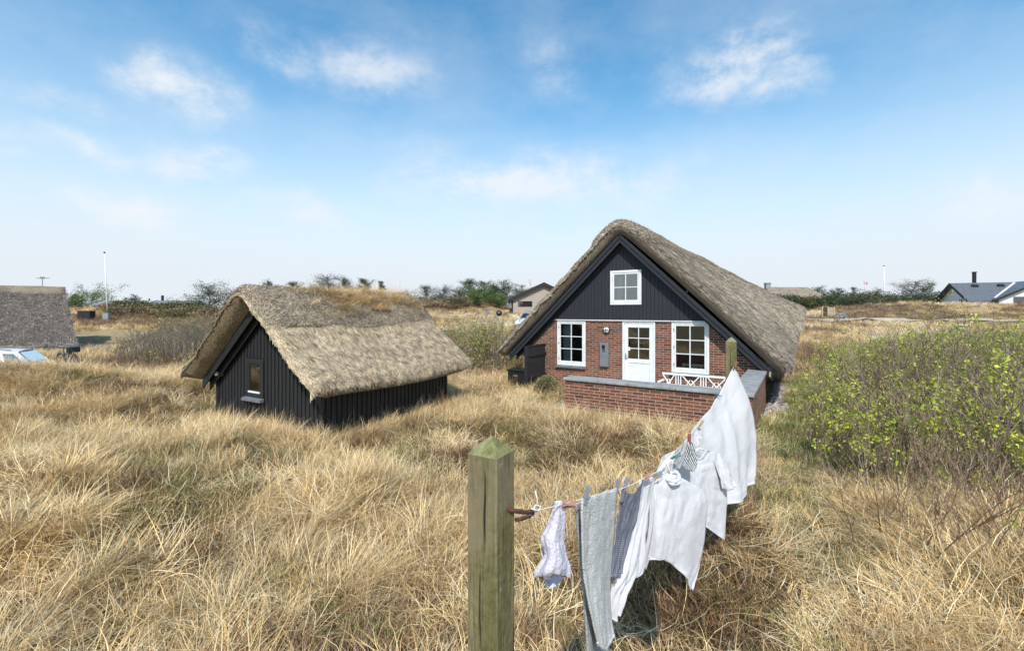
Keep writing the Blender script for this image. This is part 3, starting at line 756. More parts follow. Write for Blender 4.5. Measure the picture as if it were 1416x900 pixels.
# ================================================================ grass
STRAW = [(.82, .62, .33), (.76, .54, .26), (.86, .70, .44), (.66, .45, .20), (.76, .62, .40), (.58, .41, .20)]
GOLD = [(.72, .45, .18), (.78, .52, .24), (.58, .35, .14), (.82, .60, .32)]
BROWN = [(.27, .16, .08), (.40, .24, .115), (.18, .105, .06), (.50, .33, .17), (.33, .235, .15)]
RUST = [(.42, .22, .09), (.34, .18, .08), (.52, .30, .13), (.24, .14, .07)]
MOSS = [(.20, .19, .06), (.28, .25, .09), (.14, .14, .045), (.40, .33, .15)]
GREEN = [(.13, .22, .04), (.20, .30, .06), (.28, .33, .10), (.40, .38, .18)]
def blades(name, n, rad, ln, width, lean, wind, droop, pal, seed, seg=5, curl=0.0, upright=0.3, dark=.55):
    g = np.random.default_rng(seed)
    r_ = rad*np.sqrt(g.random(n)); ph = g.uniform(0, 2*np.pi, n)
    bx_, by_ = r_*np.cos(ph), r_*np.sin(ph)
    az = ph+g.normal(0, .7, n)
    L = g.uniform(ln[0], ln[1], n)
    le = np.abs(g.normal(lean, lean*.45, n))
    dx = np.cos(az)*le+wind*g.uniform(.6, 1.3, n); dy = np.sin(az)*le
    hl = np.hypot(dx, dy)+1e-6; ux, uy = dx/hl, dy/hl
    th0 = np.arctan(hl*.55)                    # tilt from the vertical at the base
    dr = np.abs(g.normal(droop, droop*.4, n))  # extra tilt gained along the blade
    ts = np.linspace(0, 1, seg+1)
    cx_, cy_, cz_ = bx_.copy(), by_.copy(), np.full(n, -.03); V = []
    tw = g.uniform(-.6, .6, n); cu = g.normal(0, 1, n)*curl
    for k, t in enumerate(ts):
        th = np.minimum(th0+dr*t, 2.35); a = np.arctan2(uy, ux)+cu*t
        sx_, sy_ = -np.sin(a+tw), np.cos(a+tw)
        w_ = width*(1-t**2.2*.92)*.5*(1+0*t)
        V.append(np.stack([np.stack([cx_-sx_*w_, cy_-sy_*w_, cz_], -1), np.stack([cx_+sx_*w_, cy_+sy_*w_, cz_], -1)], 1))
        st = L/seg
        cx_ = cx_+np.sin(th)*np.cos(a)*st; cy_ = cy_+np.sin(th)*np.sin(a)*st; cz_ = cz_+np.cos(th)*st
        cz_ = np.maximum(cz_, .01)
    V = np.stack(V, 1)                         # n, seg+1, 2, 3
    idx = np.arange(n*(seg+1)*2).reshape(n, seg+1, 2)
    Fc = np.stack([idx[:, :-1, 0], idx[:, :-1, 1], idx[:, 1:, 1], idx[:, 1:, 0]], -1).reshape(-1, 4)
    pal = np.array(pal); c = pal[g.integers(0, len(pal), n)]*g.uniform(.8, 1.15, n)[:, None]
    c = np.repeat(c[:, None], (seg+1)*2, 1).reshape(-1, 3)
    return mesh_obj(name, V.reshape(-1, 3), Fc, M['blade'], False, False, tint=c)
def protos(cname, objs):
    c = bpy.data.collections.new(cname)
    for o in objs: c.objects.link(o)
    return c
def scatter(name, coll, pts, rot, scl, idx, label=None):
    me = bpy.data.meshes.new(name); me.vertices.add(len(pts)); me.vertices.foreach_set('co', np.asarray(pts, float).ravel())
    for nm, ty, arr in (('rot', 'FLOAT_VECTOR', rot), ('scl', 'FLOAT_VECTOR', scl), ('idx', 'INT', idx)):
        a = me.attributes.new(nm, ty, 'POINT')
        a.data.foreach_set('vector' if ty == 'FLOAT_VECTOR' else 'value', np.asarray(arr).ravel())
    o = bpy.data.objects.new(name, me); COL.objects.link(o)
    ng = bpy.data.node_groups.new(name, 'GeometryNodeTree')
    ng.interface.new_socket('Geometry', in_out='INPUT', socket_type='NodeSocketGeometry'); ng.interface.new_socket('Geometry', in_out='OUTPUT', socket_type='NodeSocketGeometry')
    gi = ng.nodes.new('NodeGroupInput'); go = ng.nodes.new('NodeGroupOutput')
    ci = ng.nodes.new('GeometryNodeCollectionInfo'); ci.inputs['Collection'].default_value = coll; ci.inputs['Separate Children'].default_value = True; ci.inputs['Reset Children'].default_value = True
    ip = ng.nodes.new('GeometryNodeInstanceOnPoints'); ip.inputs['Pick Instance'].default_value = True
    def na(n_, t):
        q = ng.nodes.new('GeometryNodeInputNamedAttribute'); q.data_type = t; q.inputs[0].default_value = n_; return q.outputs[0]
    ng.links.new(gi.outputs[0], ip.inputs['Points']); ng.links.new(ci.outputs[0], ip.inputs['Instance'])
    ng.links.new(na('idx', 'INT'), ip.inputs['Instance Index']); ng.links.new(na('scl', 'FLOAT_VECTOR'), ip.inputs['Scale'])
    e2r = ng.nodes.new('FunctionNodeEulerToRotation'); ng.links.new(na('rot', 'FLOAT_VECTOR'), e2r.inputs[0]); ng.links.new(e2r.outputs[0], ip.inputs['Rotation'])
    ng.links.new(ip.outputs[0], go.inputs[0])
    md = o.modifiers.new('scatter', 'NODES'); md.node_group = ng
    tag(o, label, kind='stuff'); return o

def solid_free(x, y, pad=0.0):
    """1 where nothing stands"""
    m = rectmask(x, y, *HO, HA, -.5, 3.27, -3.98-pad, 15, .01)+rectmask(x, y, *HO, HA, -4.0-pad, 3.1, -.02, 15.2, .01)+rectmask(x, y, *HO, HA, -1.3, 0, -4, 0, .01)
    m = m+rectmask(x, y, *SO, SA, -1.78-pad, 1.78+pad, -.03-pad, 3.6+pad, .01)
    m = m+rectmask(x, y, -16.2, 15.2, 0, -2.7, 2.5, -1.1, 1.1, .01)
    m = m+rectmask(x, y, -28.5, 31, 0, -12, 5.2, -4, 4, .01)
    m = m+(np.hypot(x+.05, y-1.27) < .1)
    return m < .5
def area_points(n, r0, r1, g, power=1.0, xl=-1.35, xr=1.35):
    y = (g.random(n)*(r1**power-r0**power)+r0**power)**(1/power)
    x = y*g.uniform(xl, xr, n)
    return x, y
BUSH = dict()
def bush_mask(x, y):
    """the willow thicket to the right of the path"""
    xl = np.interp(y, [4.0, 5.0, 6, 8, 10, 13, 17, 22], [8.6, 4.15, 4.0, 5.35, 6.85, 9.3, 12.3, 17.0])
    return sst(-.1, .5, x-xl)*sst(4.0, 4.9, y+(x-4.4)*.12+1.5*sst(1.0, 1.18, x/np.maximum(y, .1)))*(1-sst(16.5, 18.5, y))
ga = np.random.default_rng(11)
tall = [blades('marram_a', 85, .10, (.38, .78), .0062, .8, .35, 1.2, STRAW, 1), blades('marram_b', 80, .13, (.40, .80), .0065, .75, .9, 1.3, STRAW+GOLD[:2], 2),
        blades('marram_c', 90, .08, (.45, .85), .006, .7, .6, 1.1, STRAW, 3), blades('marram_d', 80, .12, (.3, .65), .006, 1.1, .2, 1.5, STRAW+GOLD+BROWN[1:4:2], 4),
        blades('marram_e', 60, .10, (.42, .8), .0065, .6, 1.3, 1.0, STRAW[:5]+MOSS[3:], 5)]
matg = [blades('mat_a', 230, .34, (.10, .30), .0042, .9, .2, 1.4, GOLD+STRAW[:2]+RUST, 21, 4, 1.6), blades('mat_b', 230, .34, (.10, .28), .004, 1.0, .4, 1.5, RUST+GOLD[:3]+BROWN, 22, 4, 2.0),
        blades('mat_c', 220, .34, (.12, .34), .004, .8, .6, 1.3, STRAW+GOLD, 23, 4, 1.2),
        blades('lodged_a', 150, .30, (.25, .60), .0055, 3.2, .8, .75, STRAW+GOLD[:2], 24, 5, 1.4), blades('lodged_b', 150, .30, (.22, .5), .005, 3.5, .2, .8, STRAW[:5]+BROWN[3:4], 25, 5, 2.2)]
heath = [blades('heath_a', 340, .30, (.06, .22), .0055, 1.0, 0, .9, BROWN[:3]+RUST[1::2]+[(.13, .085, .06), (.12, .12, .05)], 31, 4, 2.4), blades('heath_b', 340, .30, (.05, .16), .0065, .8, 0, .9, MOSS+MOSS[:3]+BROWN[:2], 32, 4, 2.0)]
greeng = [blades('turf_a', 260, .30, (.06, .20), .005, .5, .1, .8, GREEN+MOSS[:2], 41, 3, .6), blades('turf_b', 240, .30, (.06, .2), .005, .7, .1, 1.0, GREEN+STRAW[:3]+GOLD, 42, 3, .8)]
farg = [blades('far_a', 60, .32, (.35, .75), .013, .5, .4, .9, STRAW+GOLD, 51, 3), blades('far_b', 60, .35, (.25, .55), .014, .6, .4, 1.0, GOLD+STRAW+BROWN[3:4], 52, 3), blades('far_c', 70, .35, (.3, .6), .014, .4, .1, .6, BROWN+[(.30, .21, .13)], 53, 3), blades('far_d', 60, .35, (.3, .6), .012, .4, .3, .7, STRAW[2:5]+[(.62, .55, .42)], 54, 3)]
c_tall = protos('src_marram', tall); c_mat = protos('src_mat', matg); c_heath = protos('src_heath', heath); c_green = protos('src_turf', greeng); c_far = protos('src_far', farg)

def place(x, y, g, rz, smin, smax, tilt=.15, sink=0.0, sz=None):
    n = len(x); z = terrain(x, y)-sink
    rot = np.stack([g.normal(0, tilt, n), g.normal(0, tilt, n), rz], -1)
    s = g.uniform(smin, smax, n); scl = np.stack([s, s, s*(1 if sz is None else sz)], -1)
    return np.stack([x, y, z], -1), rot, scl
def lush(x, y): return fbm(x/1.05, y/.85, 77, 2)
def windang(x, y): return (fbm(x/3.5, y/3.5, 91, 2)-.5)*3.6-.25
# tall marram, near field
def hollow(x, y):
    h = 0
    for cx_, cy_, sx_, sy_, a_ in ((-1.3, 2.9, .55, .35, 1.), (-3.0, 3.1, .6, .35, .9), (-.75, 3.9, .45, .3, .8), (-2.3, 4.5, .7, .35, .9), (-4.6, 4.7, .8, .4, .9), (-.35, 2.7, .3, .3, .9), (-3.4, 6.0, .8, .35, .7), (.9, 5.4, .5, .35, .8), (-6.6, 7.0, 1.0, .45, .8), (2.6, 4.4, .35, .5, .9), (-1.2, 6.4, .6, .3, .7)):
        h = np.maximum(h, a_*np.exp(-((x-cx_)/sx_)**2-((y-cy_)/sy_)**2))
    return h*(.55+.9*vn(x*3, y*3, 12))
x, y = area_points(9500, 2.0, 17, ga, 1.5)
d_ = lush(x, y); keep = solid_free(x, y, .12) & (np.abs(x-pathx(y)) > .8+.5*vn(x*2, y*2, 4)) & (bush_mask(x, y) < .3)
keep &= ga.random(len(x)) < np.clip((d_-.48)*8.0, .03, 1)*np.clip((.62-fbm(x/1.3, y/1.0, 55, 3))*7, .15, 1)*np.where(rectmask(x, y, *HO, HA, -4.6, -.4, -4.2, 0, .3) > .5, .25, 1)
keep &= ~((x > pathx(y)-1.5) & (y < 7) & (ga.random(len(x)) < .72)); keep &= ~((np.abs(x-pathx(y)-.25) < 1.0) & (y < 6.5))
keep &= ~((x/y > -.42) & (x/y < .35) & (y > 3.0) & (y < 8.5) & (ga.random(len(x)) < .60*sst(-.5, -.3, x/y)))
keep &= ~((rectmask(x, y, *HO, HA, 2.9, 5.6, -5, 18, .1) > .5) & (ga.random(len(x)) < .9))
keep &= ~((np.hypot(x+.4, y-1.4) < 1.1)); keep &= ga.random(len(x)) > 1.3*hollow(x, y)
x, y = x[keep], y[keep]
p_, r_, s_ = place(x, y, ga, windang(x, y)+ga.normal(0, .5, len(x)), .52, .98, .14)
scatter('marram_grass', c_tall, p_, r_, s_, ga.integers(0, 5, len(x)), 'tall bleached marram grass combed over by the wind')
# fringe of tall tufts standing against the shed and the terrace wall
fx = []; 
for k in range(70):
    q = loc2w(ga.uniform(-1.7, 1.9), ga.uniform(-.75, -.2), 0, SO, SA); fx.append((q.x, q.y))
for k in range(85):
    q = loc2w(1.95+abs(ga.normal(0, .22)), ga.uniform(-.5, 3.9), 0, SO, SA); fx.append((q.x, q.y))
for k in range(110):
    q = loc2w(ga.uniform(-3.2, 3.0), -4.15-abs(ga.normal(0, .3)), 0); fx.append((q.x, q.y))
for k in range(60):
    q = loc2w(ga.uniform(-1.2, 3.2), -4.25-abs(ga.normal(0, .22)), 0); fx.append((q.x, q.y))
fx = np.array(fx); big_ = 0; p_, r_, s_ = place(fx[:, 0], fx[:, 1], ga, ga.uniform(-1.2, 1.2, len(fx)), .52, .92, .12)
scatter('wall_foot_grass', c_tall, p_, r_, s_, ga.integers(0, 5, len(fx)), 'long dry grass growing at the foot of the walls')
# mats of dead grass
def PM(x, y): return np.exp(-((x-pathx(y))/.62)**2)*sst(2.4, 3.2, y)*(1-sst(16, 20, y))
x, y = area_points(15500, 1.9, 19, ga, 1.5); keep = solid_free(x, y) & (ga.random(len(x)) < np.where(rectmask(x, y, *HO, HA, 3.1, 4.9, -5, 18, .3) > .5, .12, 1)) & (ga.random(len(x)) > bush_mask(x, y)*.7)
keep &= ga.random(len(x)) < np.maximum(np.clip((.57-fbm(x/1.3, y/1.0, 55, 3))*6, .15, 1), np.where((x > pathx(y)) & (y < 6.5), .8, 0))
keep &= ga.random(len(x)) > np.maximum(.72*PM(x, y), 1.25*hollow(x, y))
x, y = x[keep], y[keep]
p_, r_, s_ = place(x, y, ga, ga.uniform(-3.1, 3.1, len(x)), .7, 1.35, .2)
s_[:, 2] *= 1-.68*PM(x, y)
scatter('dead_grass_mat', c_mat, p_, r_, s_, np.where((ga.random(len(x)) < .9*vn(x/1.1+5, y/.9, 44)-.12) & (PM(x, y) < .4), ga.integers(3, 5, len(x)), np.where(ga.random(len(x)) < .35, 1, ga.integers(0, 3, len(x)))), 'matted dead grass covering the dunes')
# heather and moss
x, y = area_points(6000, 1.9, 18, ga, 1.5); hm = fbm(x/1.3, y/1.0, 55, 3)
ex = np.exp(-((x-2.5)/1.0)**2-((y-3.6)/.8)**2)*.5+np.exp(-((x-.7)/.7)**2-((y-2.6)/.7)**2)*.3
keep = solid_free(x, y) & ((hm+ex+.35*hollow(x, y)) > .445) & (np.abs(x-pathx(y)) > .6) & (bush_mask(x, y) < .5) & ~((x > pathx(y)-.2) & (y < 6) & (ga.random(len(x)) < .75))
x, y = x[keep], y[keep]
p_, r_, s_ = place(x, y, ga, ga.uniform(-3.1, 3.1, len(x)), .8, 1.4, .15)
ix = (fbm(x/.9, y/.9, 61, 2) > .5).astype(int)
scatter('heather', c_heath, p_, r_, s_, ix, 'brown heather and moss between the grass tufts')
# green turf beside the house and on the path
x, y = area_points(9000, 2.2, 20, ga, 1.5); hx = rectmask(x, y, *HO, HA, 3.3, 5.6, -4.6, 18, .5)
pm = PM(x, y)*(.42+.58*sst(4.6, 7.0, y)); bm = bush_mask(x, y)
keep = solid_free(x, y) & (rectmask(x, y, *HO, HA, 3.25, 3.72, -1.6, 12, .1) < .5) & (ga.random(len(x)) < np.maximum(np.maximum(hx, pm*.8), bm*.35))
x1, y1 = x[keep], y[keep]
x2 = ga.uniform(-9, -5, 260); y2 = ga.uniform(11.8, 13.4, 260)
x, y = np.concatenate([x1, x2]), np.concatenate([y1, y2])
p_, r_, s_ = place(x, y, ga, ga.uniform(-3.1, 3.1, len(x)), .7, 1.3, .15)
scatter('green_turf', c_green, p_, r_, s_, np.where(y < 6.5, 1, ga.integers(0, 2, len(x))), 'short green grass along the house and the path')
# open dunes farther off
x, y = area_points(32000, 15, 85, ga, 1.35)
keep = solid_free(x, y) & (bush_mask(x, y) < .3) & (np.abs(y-(46.5+(x-33)*-.06)) > np.where((x > 24) & (x < 70), 2.2, 0)) & (np.hypot(x-34, y-44.2) > 1.6)
f3 = fbm(x/9., y/6., 101, 3)
keep &= ga.random(len(x)) < .45+.6*fbm(x/5, y/4, 33, 2)
x, y, f3 = x[keep], y[keep], f3[keep]
bn_ = np.exp(-((x-50)/22)**2-((y-49)/6)**2)+.8*np.exp(-((x+34)/12)**2-((y-44)/5)**2)+.5*np.exp(-((x+17)/6)**2-((y-17)/3.)**2)
t_ = f3+bn_*.38+ga.normal(0, .05, len(x))
ix = np.where(t_ > .60, 2, np.where(t_ < .43, 3, ga.integers(0, 2, len(x))))
p_, r_, s_ = place(x, y, ga, ga.normal(0, .7, len(x)), .55, 1.05, .12)
s_[:, :2] *= (1+np.clip((y-25)/50, 0, .9))[:, None]
scatter('dune_grass', c_far, p_, r_, s_, ix, 'straw coloured grass and brown heath over the open dunes')

# ================================================================ ground
u = np.linspace(-1, 1, 421); aa_, bb_ = 6.0, math.log(2*3500/6.0)
gx = aa_*np.sinh(bb_*u); gy = gx+7.0
X, Y = np.meshgrid(gx, gy, indexing='ij'); Z = terrain(X.ravel(), Y.ravel())
i, j = np.meshgrid(np.arange(420), np.arange(420), indexing='ij'); i = i.ravel(); j = j.ravel()
gr = mesh_obj('ground', np.stack([X.ravel(), Y.ravel(), Z], -1), np.stack([i*421+j, (i+1)*421+j, (i+1)*421+j+1, i*421+j+1], -1), M['ground'], None, True)
tag(gr, kind='structure')
def strip(name, pts, w_, mat, dz=.03, n=60):
    pts = np.array(pts, float); t = np.linspace(0, len(pts)-1, n)
    px_ = np.interp(t, range(len(pts)), pts[:, 0]); py_ = np.interp(t, range(len(pts)), pts[:, 1])
    dx, dy = np.gradient(px_), np.gradient(py_); q = np.hypot(dx, dy); nx_, ny_ = -dy/q, dx/q
    V = []; K = 5
    for k in range(K):
        o_ = (k/(K-1)-.5)*w_*(1+.3*(vn(px_*.7, py_*.7, k)-.5)); X_, Y_ = px_+nx_*o_, py_+ny_*o_
        V.append(np.stack([X_, Y_, terrain(X_, Y_)+dz], -1))
    V = np.stack(V, 1).reshape(-1, 3); i, j = np.meshgrid(np.arange(n-1), np.arange(K-1), indexing='ij'); i = i.ravel(); j = j.ravel()
    return tag(mesh_obj(name, V, np.stack([i*K+j, i*K+j+1, (i+1)*K+j+1, (i+1)*K+j], -1), mat, None, True), kind='structure')
strip('path', [(25, 52), (30, 49.2), (34, 47.4), (42, 46.4), (52, 45.5), (70, 44)], 1.7, M['sand'], .10)
# pebble strip along the foot of the house
g = np.random.default_rng(5); V = []; Fc = []; T = []
n = 2600; lx = 3.30+g.random(n)*.44; ly = g.uniform(-1.6, 12, n); r_ = g.uniform(.02, .048, n)
c_, s_ = math.cos(HA), math.sin(HA); wx_ = HO[0]+lx*c_-ly*s_; wy_ = HO[1]+lx*s_+ly*c_; wz_ = terrain(wx_, wy_)+g.uniform(-.005, .02, n)
oc = []
for a in np.linspace(0, 2*np.pi, 7)[:-1]: oc.append((math.cos(a), math.sin(a), 0))
oc = np.array(oc+[(0, 0, .8)]+[(math.cos(a)*.7, math.sin(a)*.7, .5) for a in np.linspace(.5, 2*np.pi+.5, 7)[:-1]])
fl = []
for k in range(6): fl += [(k, (k+1) % 6, 7+(k+1) % 6, 7+k)]
tri = [(7+k, 7+(k+1) % 6, 6, 6) for k in range(6)]
Vp = oc[None]*np.stack([r_*g.uniform(.8, 1.4, n), r_, r_*.7], -1)[:, None, :]+np.stack([wx_, wy_, wz_], -1)[:, None, :]
Fq = (np.array(fl)[None]+np.arange(n)[:, None, None]*13).reshape(-1, 4); Ft = (np.array([t[:3] for t in tri])[None]+np.arange(n)[:, None, None]*13).reshape(-1, 3)
M['pebbles'] = attr_mat('beach_pebble_stone', .6, 0, .3, .3, 8)
pc = np.array([(.38, .33, .33), (.28, .24, .25), (.50, .46, .45), (.33, .25, .24), (.2, .19, .2)])[g.integers(0, 5, n)]
me_f = [tuple(a) for a in Fq]+[tuple(a) for a in Ft]
tag(mesh_obj('gravel', Vp.reshape(-1, 3), me_f, M['pebbles'], None, True, tint=np.repeat(pc, 13, 0)), 'strip of pink grey pebbles along the foot of the brick wall', kind='stuff')
# ================================================================ shrubs and trees
class Fast:
    """collects many thin prisms and leaf quads with colours"""
    def __init__(s): s.V = []; s.F = []; s.T = []; s.n = 0
    def sticks(s, a, b, ra, rb, col):
        """a, b: (N,3); three sided tapered sticks"""
        d = b-a; d /= np.linalg.norm(d, axis=1)[:, None]+1e-9
        h = np.where(np.abs(d[:, 2:3]) < .9, [[0, 0, 1.]], [[1., 0, 0]])
        u = np.cross(d, h); u /= np.linalg.norm(u, axis=1)[:, None]; w_ = np.cross(d, u)
        pts = []
        for p, r_ in ((a, ra), (b, rb)):
            r_ = np.broadcast_to(np.asarray(r_, float), (len(a),))[:, None]
            for k in range(3):
                an = 2*np.pi*k/3; pts.append(p+(u*math.cos(an)+w_*math.sin(an))*r_)
        V = np.stack(pts, 1); n = len(a); idx = (np.arange(n)*6)[:, None]+s.n
        f = np.concatenate([np.stack([idx[:, 0]+k, idx[:, 0]+(k+1) % 3, idx[:, 0]+3+(k+1) % 3, idx[:, 0]+3+k], -1) for k in range(3)])
        s.V.append(V.reshape(-1, 3)); s.F.append(f); s.T.append(np.repeat(np.broadcast_to(col, (n, 3)), 6, 0)); s.n += n*6
    def leaves(s, p, size, col, g, up=.5, elong=1.6, d=None):
        n = len(p)
        if d is None:
            d = g.normal(0, 1, (n, 3)); d[:, 2] += up
        d = d/np.linalg.norm(d, axis=1)[:, None]
        t = g.normal(0, 1, (n, 3)); w_ = np.cross(d, t); w_ /= np.linalg.norm(w_, axis=1)[:, None]
        L = (np.broadcast_to(np.asarray(size, float), (n,))*g.uniform(.7, 1.3, n))[:, None]
        V = np.stack([p, p+d*L*.5+w_*L*.5/elong, p+d*L, p+d*L*.5-w_*L*.5/elong], 1)
        idx = (np.arange(n)*4)[:, None]+s.n+np.arange(4)[None]
        s.V.append(V.reshape(-1, 3)); s.F.append(idx); s.T.append(np.repeat(np.broadcast_to(col, (n, 3)), 4, 0)); s.n += n*4
    def build(s, name, mat, parent=None):
        return mesh_obj(name, np.concatenate(s.V), np.concatenate(s.F), mat, parent, False, tint=np.concatenate(s.T))
def pick(g, pal, n, v=.2): return np.array(pal)[g.integers(0, len(pal), n)]*g.uniform(1-v, 1+v, n)[:, None]
TW = [(.25, .18, .13), (.34, .26, .17), (.19, .14, .11), (.42, .33, .22), (.27, .20, .17)]
LF = [(.46, .52, .05), (.56, .60, .08), (.36, .43, .05), (.62, .63, .12), (.28, .34, .05), (.42, .40, .10)]
def thicket(name, mask_pts, hfun, label, cat, seed, twpal=TW, lfpal=LF, stem_r=.0105, leafy=1.6, leaf=.037, tw_n=9, leafclump=None, group=None, lean=.16):
    g = np.random.default_rng(seed)
    x, y = mask_pts; n = len(x); z = terrain(x, y)-.05; base = np.stack([x, y, z], -1)
    root = empty(name, (float(x.mean()), float(y.mean()), float(z.mean())), 0, label, cat, group)
    off = np.array([x.mean(), y.mean(), z.mean()]); base = base-off
    H = hfun(x, y)*g.uniform(.72, 1.12, n)
    d = np.stack([g.normal(0, lean, n), g.normal(0, lean, n), np.ones(n)], -1)
    F1 = Fast(); F2 = Fast()
    a = base; K = 5; nodes = []; col = pick(g, twpal, n)
    for k in range(K):
        bnd = d+g.normal(0, .10, (n, 3))*[1, 1, .2]
        b = a+bnd*(H/K)[:, None]
        F1.sticks(a, b, stem_r*(1-k/K*.75), stem_r*(1-(k+1)/K*.75), col); nodes.append((a, b)); a = b
    cm = fbm(x/1.3, y/1.3, seed+3, 3)                      # leafing comes in patches
    tips = []
    for q in range(tw_n):
        k = g.integers(1, K, n); tt = g.random(n)[:, None]
        A = np.stack([nd[0] for nd in nodes])[k, np.arange(n)]; B = np.stack([nd[1] for nd in nodes])[k, np.arange(n)]
        p = A+(B-A)*tt; an = g.uniform(0, 2*np.pi, n)
        dd = np.stack([np.cos(an)*.6, np.sin(an)*.6, g.uniform(.3, 1.3, n)], -1); L = (H*g.uniform(.08, .26, n))[:, None]
        e = p+dd*L
        F1.sticks(p, e, stem_r*.45, stem_r*.2, pick(g, twpal, n))
        an2 = g.uniform(0, 2*np.pi, n); dd2 = dd+np.stack([np.cos(an2), np.sin(an2), np.ones(n)*.3], -1)*.5
        e2 = p+dd*L*.6+dd2*L*.5
        F1.sticks(p+dd*L*.6, e2, stem_r*.3, stem_r*.15, pick(g, twpal, n))
        rel = (k+tt[:, 0])/K
        pr = np.clip((rel-.35)*1.5, .05, 1)*np.clip((cm-.31)*4, .26, 1)*leafy
        for E, pm_ in ((e, 1), (e2, .7)):
            m_ = g.random(n) < pr*pm_
            if m_.sum() == 0: continue
            c_ = E[m_]; cc = pick(g, lfpal, m_.sum())
            big = g.random(len(c_)) < .4; sz = leaf*np.where(big, 1.15, .75)*g.uniform(.7, 1.2, len(c_)); ax_ = d[m_]/np.linalg.norm(d[m_], axis=1)[:, None]
            for r_ in range(10):
                k_ = big | (r_ < 4)
                F2.leaves((c_+g.normal(0, 1, c_.shape)*(sz*.75)[:, None]-ax_*(g.random(len(c_))*sz*3)[:, None])[k_], sz[k_], (cc*g.uniform(.75, 1.2, (len(c_), 1)))[k_], g, .8)
    F1.build('stems', M['twig'], root)
    if F2.n: F2.build('leaves', M['leaf'], root)
    return root
g = np.random.default_rng(3)
# willow thicket on the right
X_ = g.uniform(3.5, 24, 14000); Y_ = g.uniform(3.3, 18.5, 14000)
k_ = (g.random(len(X_)) < bush_mask(X_, Y_)*np.clip(1.25-Y_/28, .3, 1)*.8) & (X_ < Y_*1.45+1) & (fbm(X_/1.1, Y_/1.1, 17, 2) > .33)
X_, Y_ = X_[k_], Y_[k_]
print('thicket stems', len(X_))
def hb(x, y): return (1.15+.55*sst(0, 2.2, bush_depth(x, y))+.55*(fbm(x/2, y/2, 71, 2)-.5))*np.interp(y, [4, 6, 10, 16], [.95, 1, 1.0, .78])
def bush_depth(x, y):
    xl = np.interp(y, [4.0, 5.0, 6, 8, 10, 13, 17, 22], [8.6, 4.15, 4.0, 5.35, 6.85, 9.3, 12.3, 17.0])
    return np.minimum(x-xl, y-4.3+1.5*sst(1.0, 1.18, x/y))
thicket('willow_thicket', (X_, Y_), hb, 'dense thicket of brown stems with fresh lime green leaves right of the path', 'shrub', 5)
# bare twigs in front of the thicket
RD = [(.28, .18, .12), (.22, .145, .10), (.36, .25, .16)]
a_ = np.concatenate([g.normal(0, .30, 26)+4.05, g.normal(0, .28, 20)+4.5]); b_ = np.concatenate([g.normal(0, .26, 26)+4.2, g.normal(0, .2, 20)+4.2])
thicket('bare_shrub', (a_, b_), lambda x, y: .95+0*x, 'sparse reddish bare twigs standing at the lower front edge of the green thicket', 'shrub', 6, leafy=.10, twpal=RD, stem_r=.007, tw_n=6, lean=.32)
# shrub between the shed and the house
def blob_pts(cx_, cy_, rx, ry, n, g): a = g.uniform(0, 2*np.pi, n); r_ = np.sqrt(g.random(n)); return cx_+rx*r_*np.cos(a), cy_+ry*r_*np.sin(a)
def hblob(cx_, cy_, rx, ry, h): return lambda x, y: h*np.sqrt(np.clip(1.08-((x-cx_)/rx)**2-((y-cy_)/ry)**2, .1, 1))
OL = [(.34, .34, .10), (.42, .40, .14), (.27, .28, .08), (.45, .40, .16)]
for (nm, lb, cx_, cy_, rx, ry, h, n, ct, lp, tp, lf) in (
    ('willow_shrub', 'broad olive yellow shrub filling the gap between shed and brick house', -1.25, 18.6, 2.6, 1.9, 1.95, 520, 'shrub', OL, TW+[(.34, .28, .17)], 1.3),
    ('bare_willow', 'grey brown leafless willow bush standing left of the shed', -15.2, 21.5, 3.9, 2.0, 1.75, 620, 'shrub', OL, [(.20, .17, .14), (.26, .22, .18), (.16, .13, .11)], .10),
    ('reddish_willow', 'reddish brown bush in front of the brown dune left of the shed', -20.5, 30, 4.0, 2.0, 1.7, 300, 'shrub', OL, [(.24, .17, .13), (.20, .15, .11)], .5)):
    thicket(nm, blob_pts(cx_, cy_, rx, ry, n, g), hblob(cx_, cy_, rx, ry, h), lb, ct, int(cx_*7) % 97, tp, lp, .011, lf, .07, 9)
# clipped round tussock by the black screen
tq = loc2w(-2.2, -1.6); F2 = Fast(); n = 9000; d = g.normal(0, 1, (n, 3)); d /= np.linalg.norm(d, axis=1)[:, None]; d[:, 2] = np.abs(d[:, 2])
p = d*np.array([.36, .36, .50])*g.uniform(.55, 1, (n, 1))
F2.leaves(p, .07, pick(g, [(.36, .31, .15), (.28, .26, .12), (.44, .37, .2), (.22, .2, .1)], n), g, 0, 4, d=d+g.normal(0, .35, (n, 3)))
to = F2.build('round_tussock', M['leaf']); to.location = (tq.x, tq.y, tz(tq.x, tq.y)); tag(to, 'small rounded olive brown shrub beside the black screen', 'shrub')

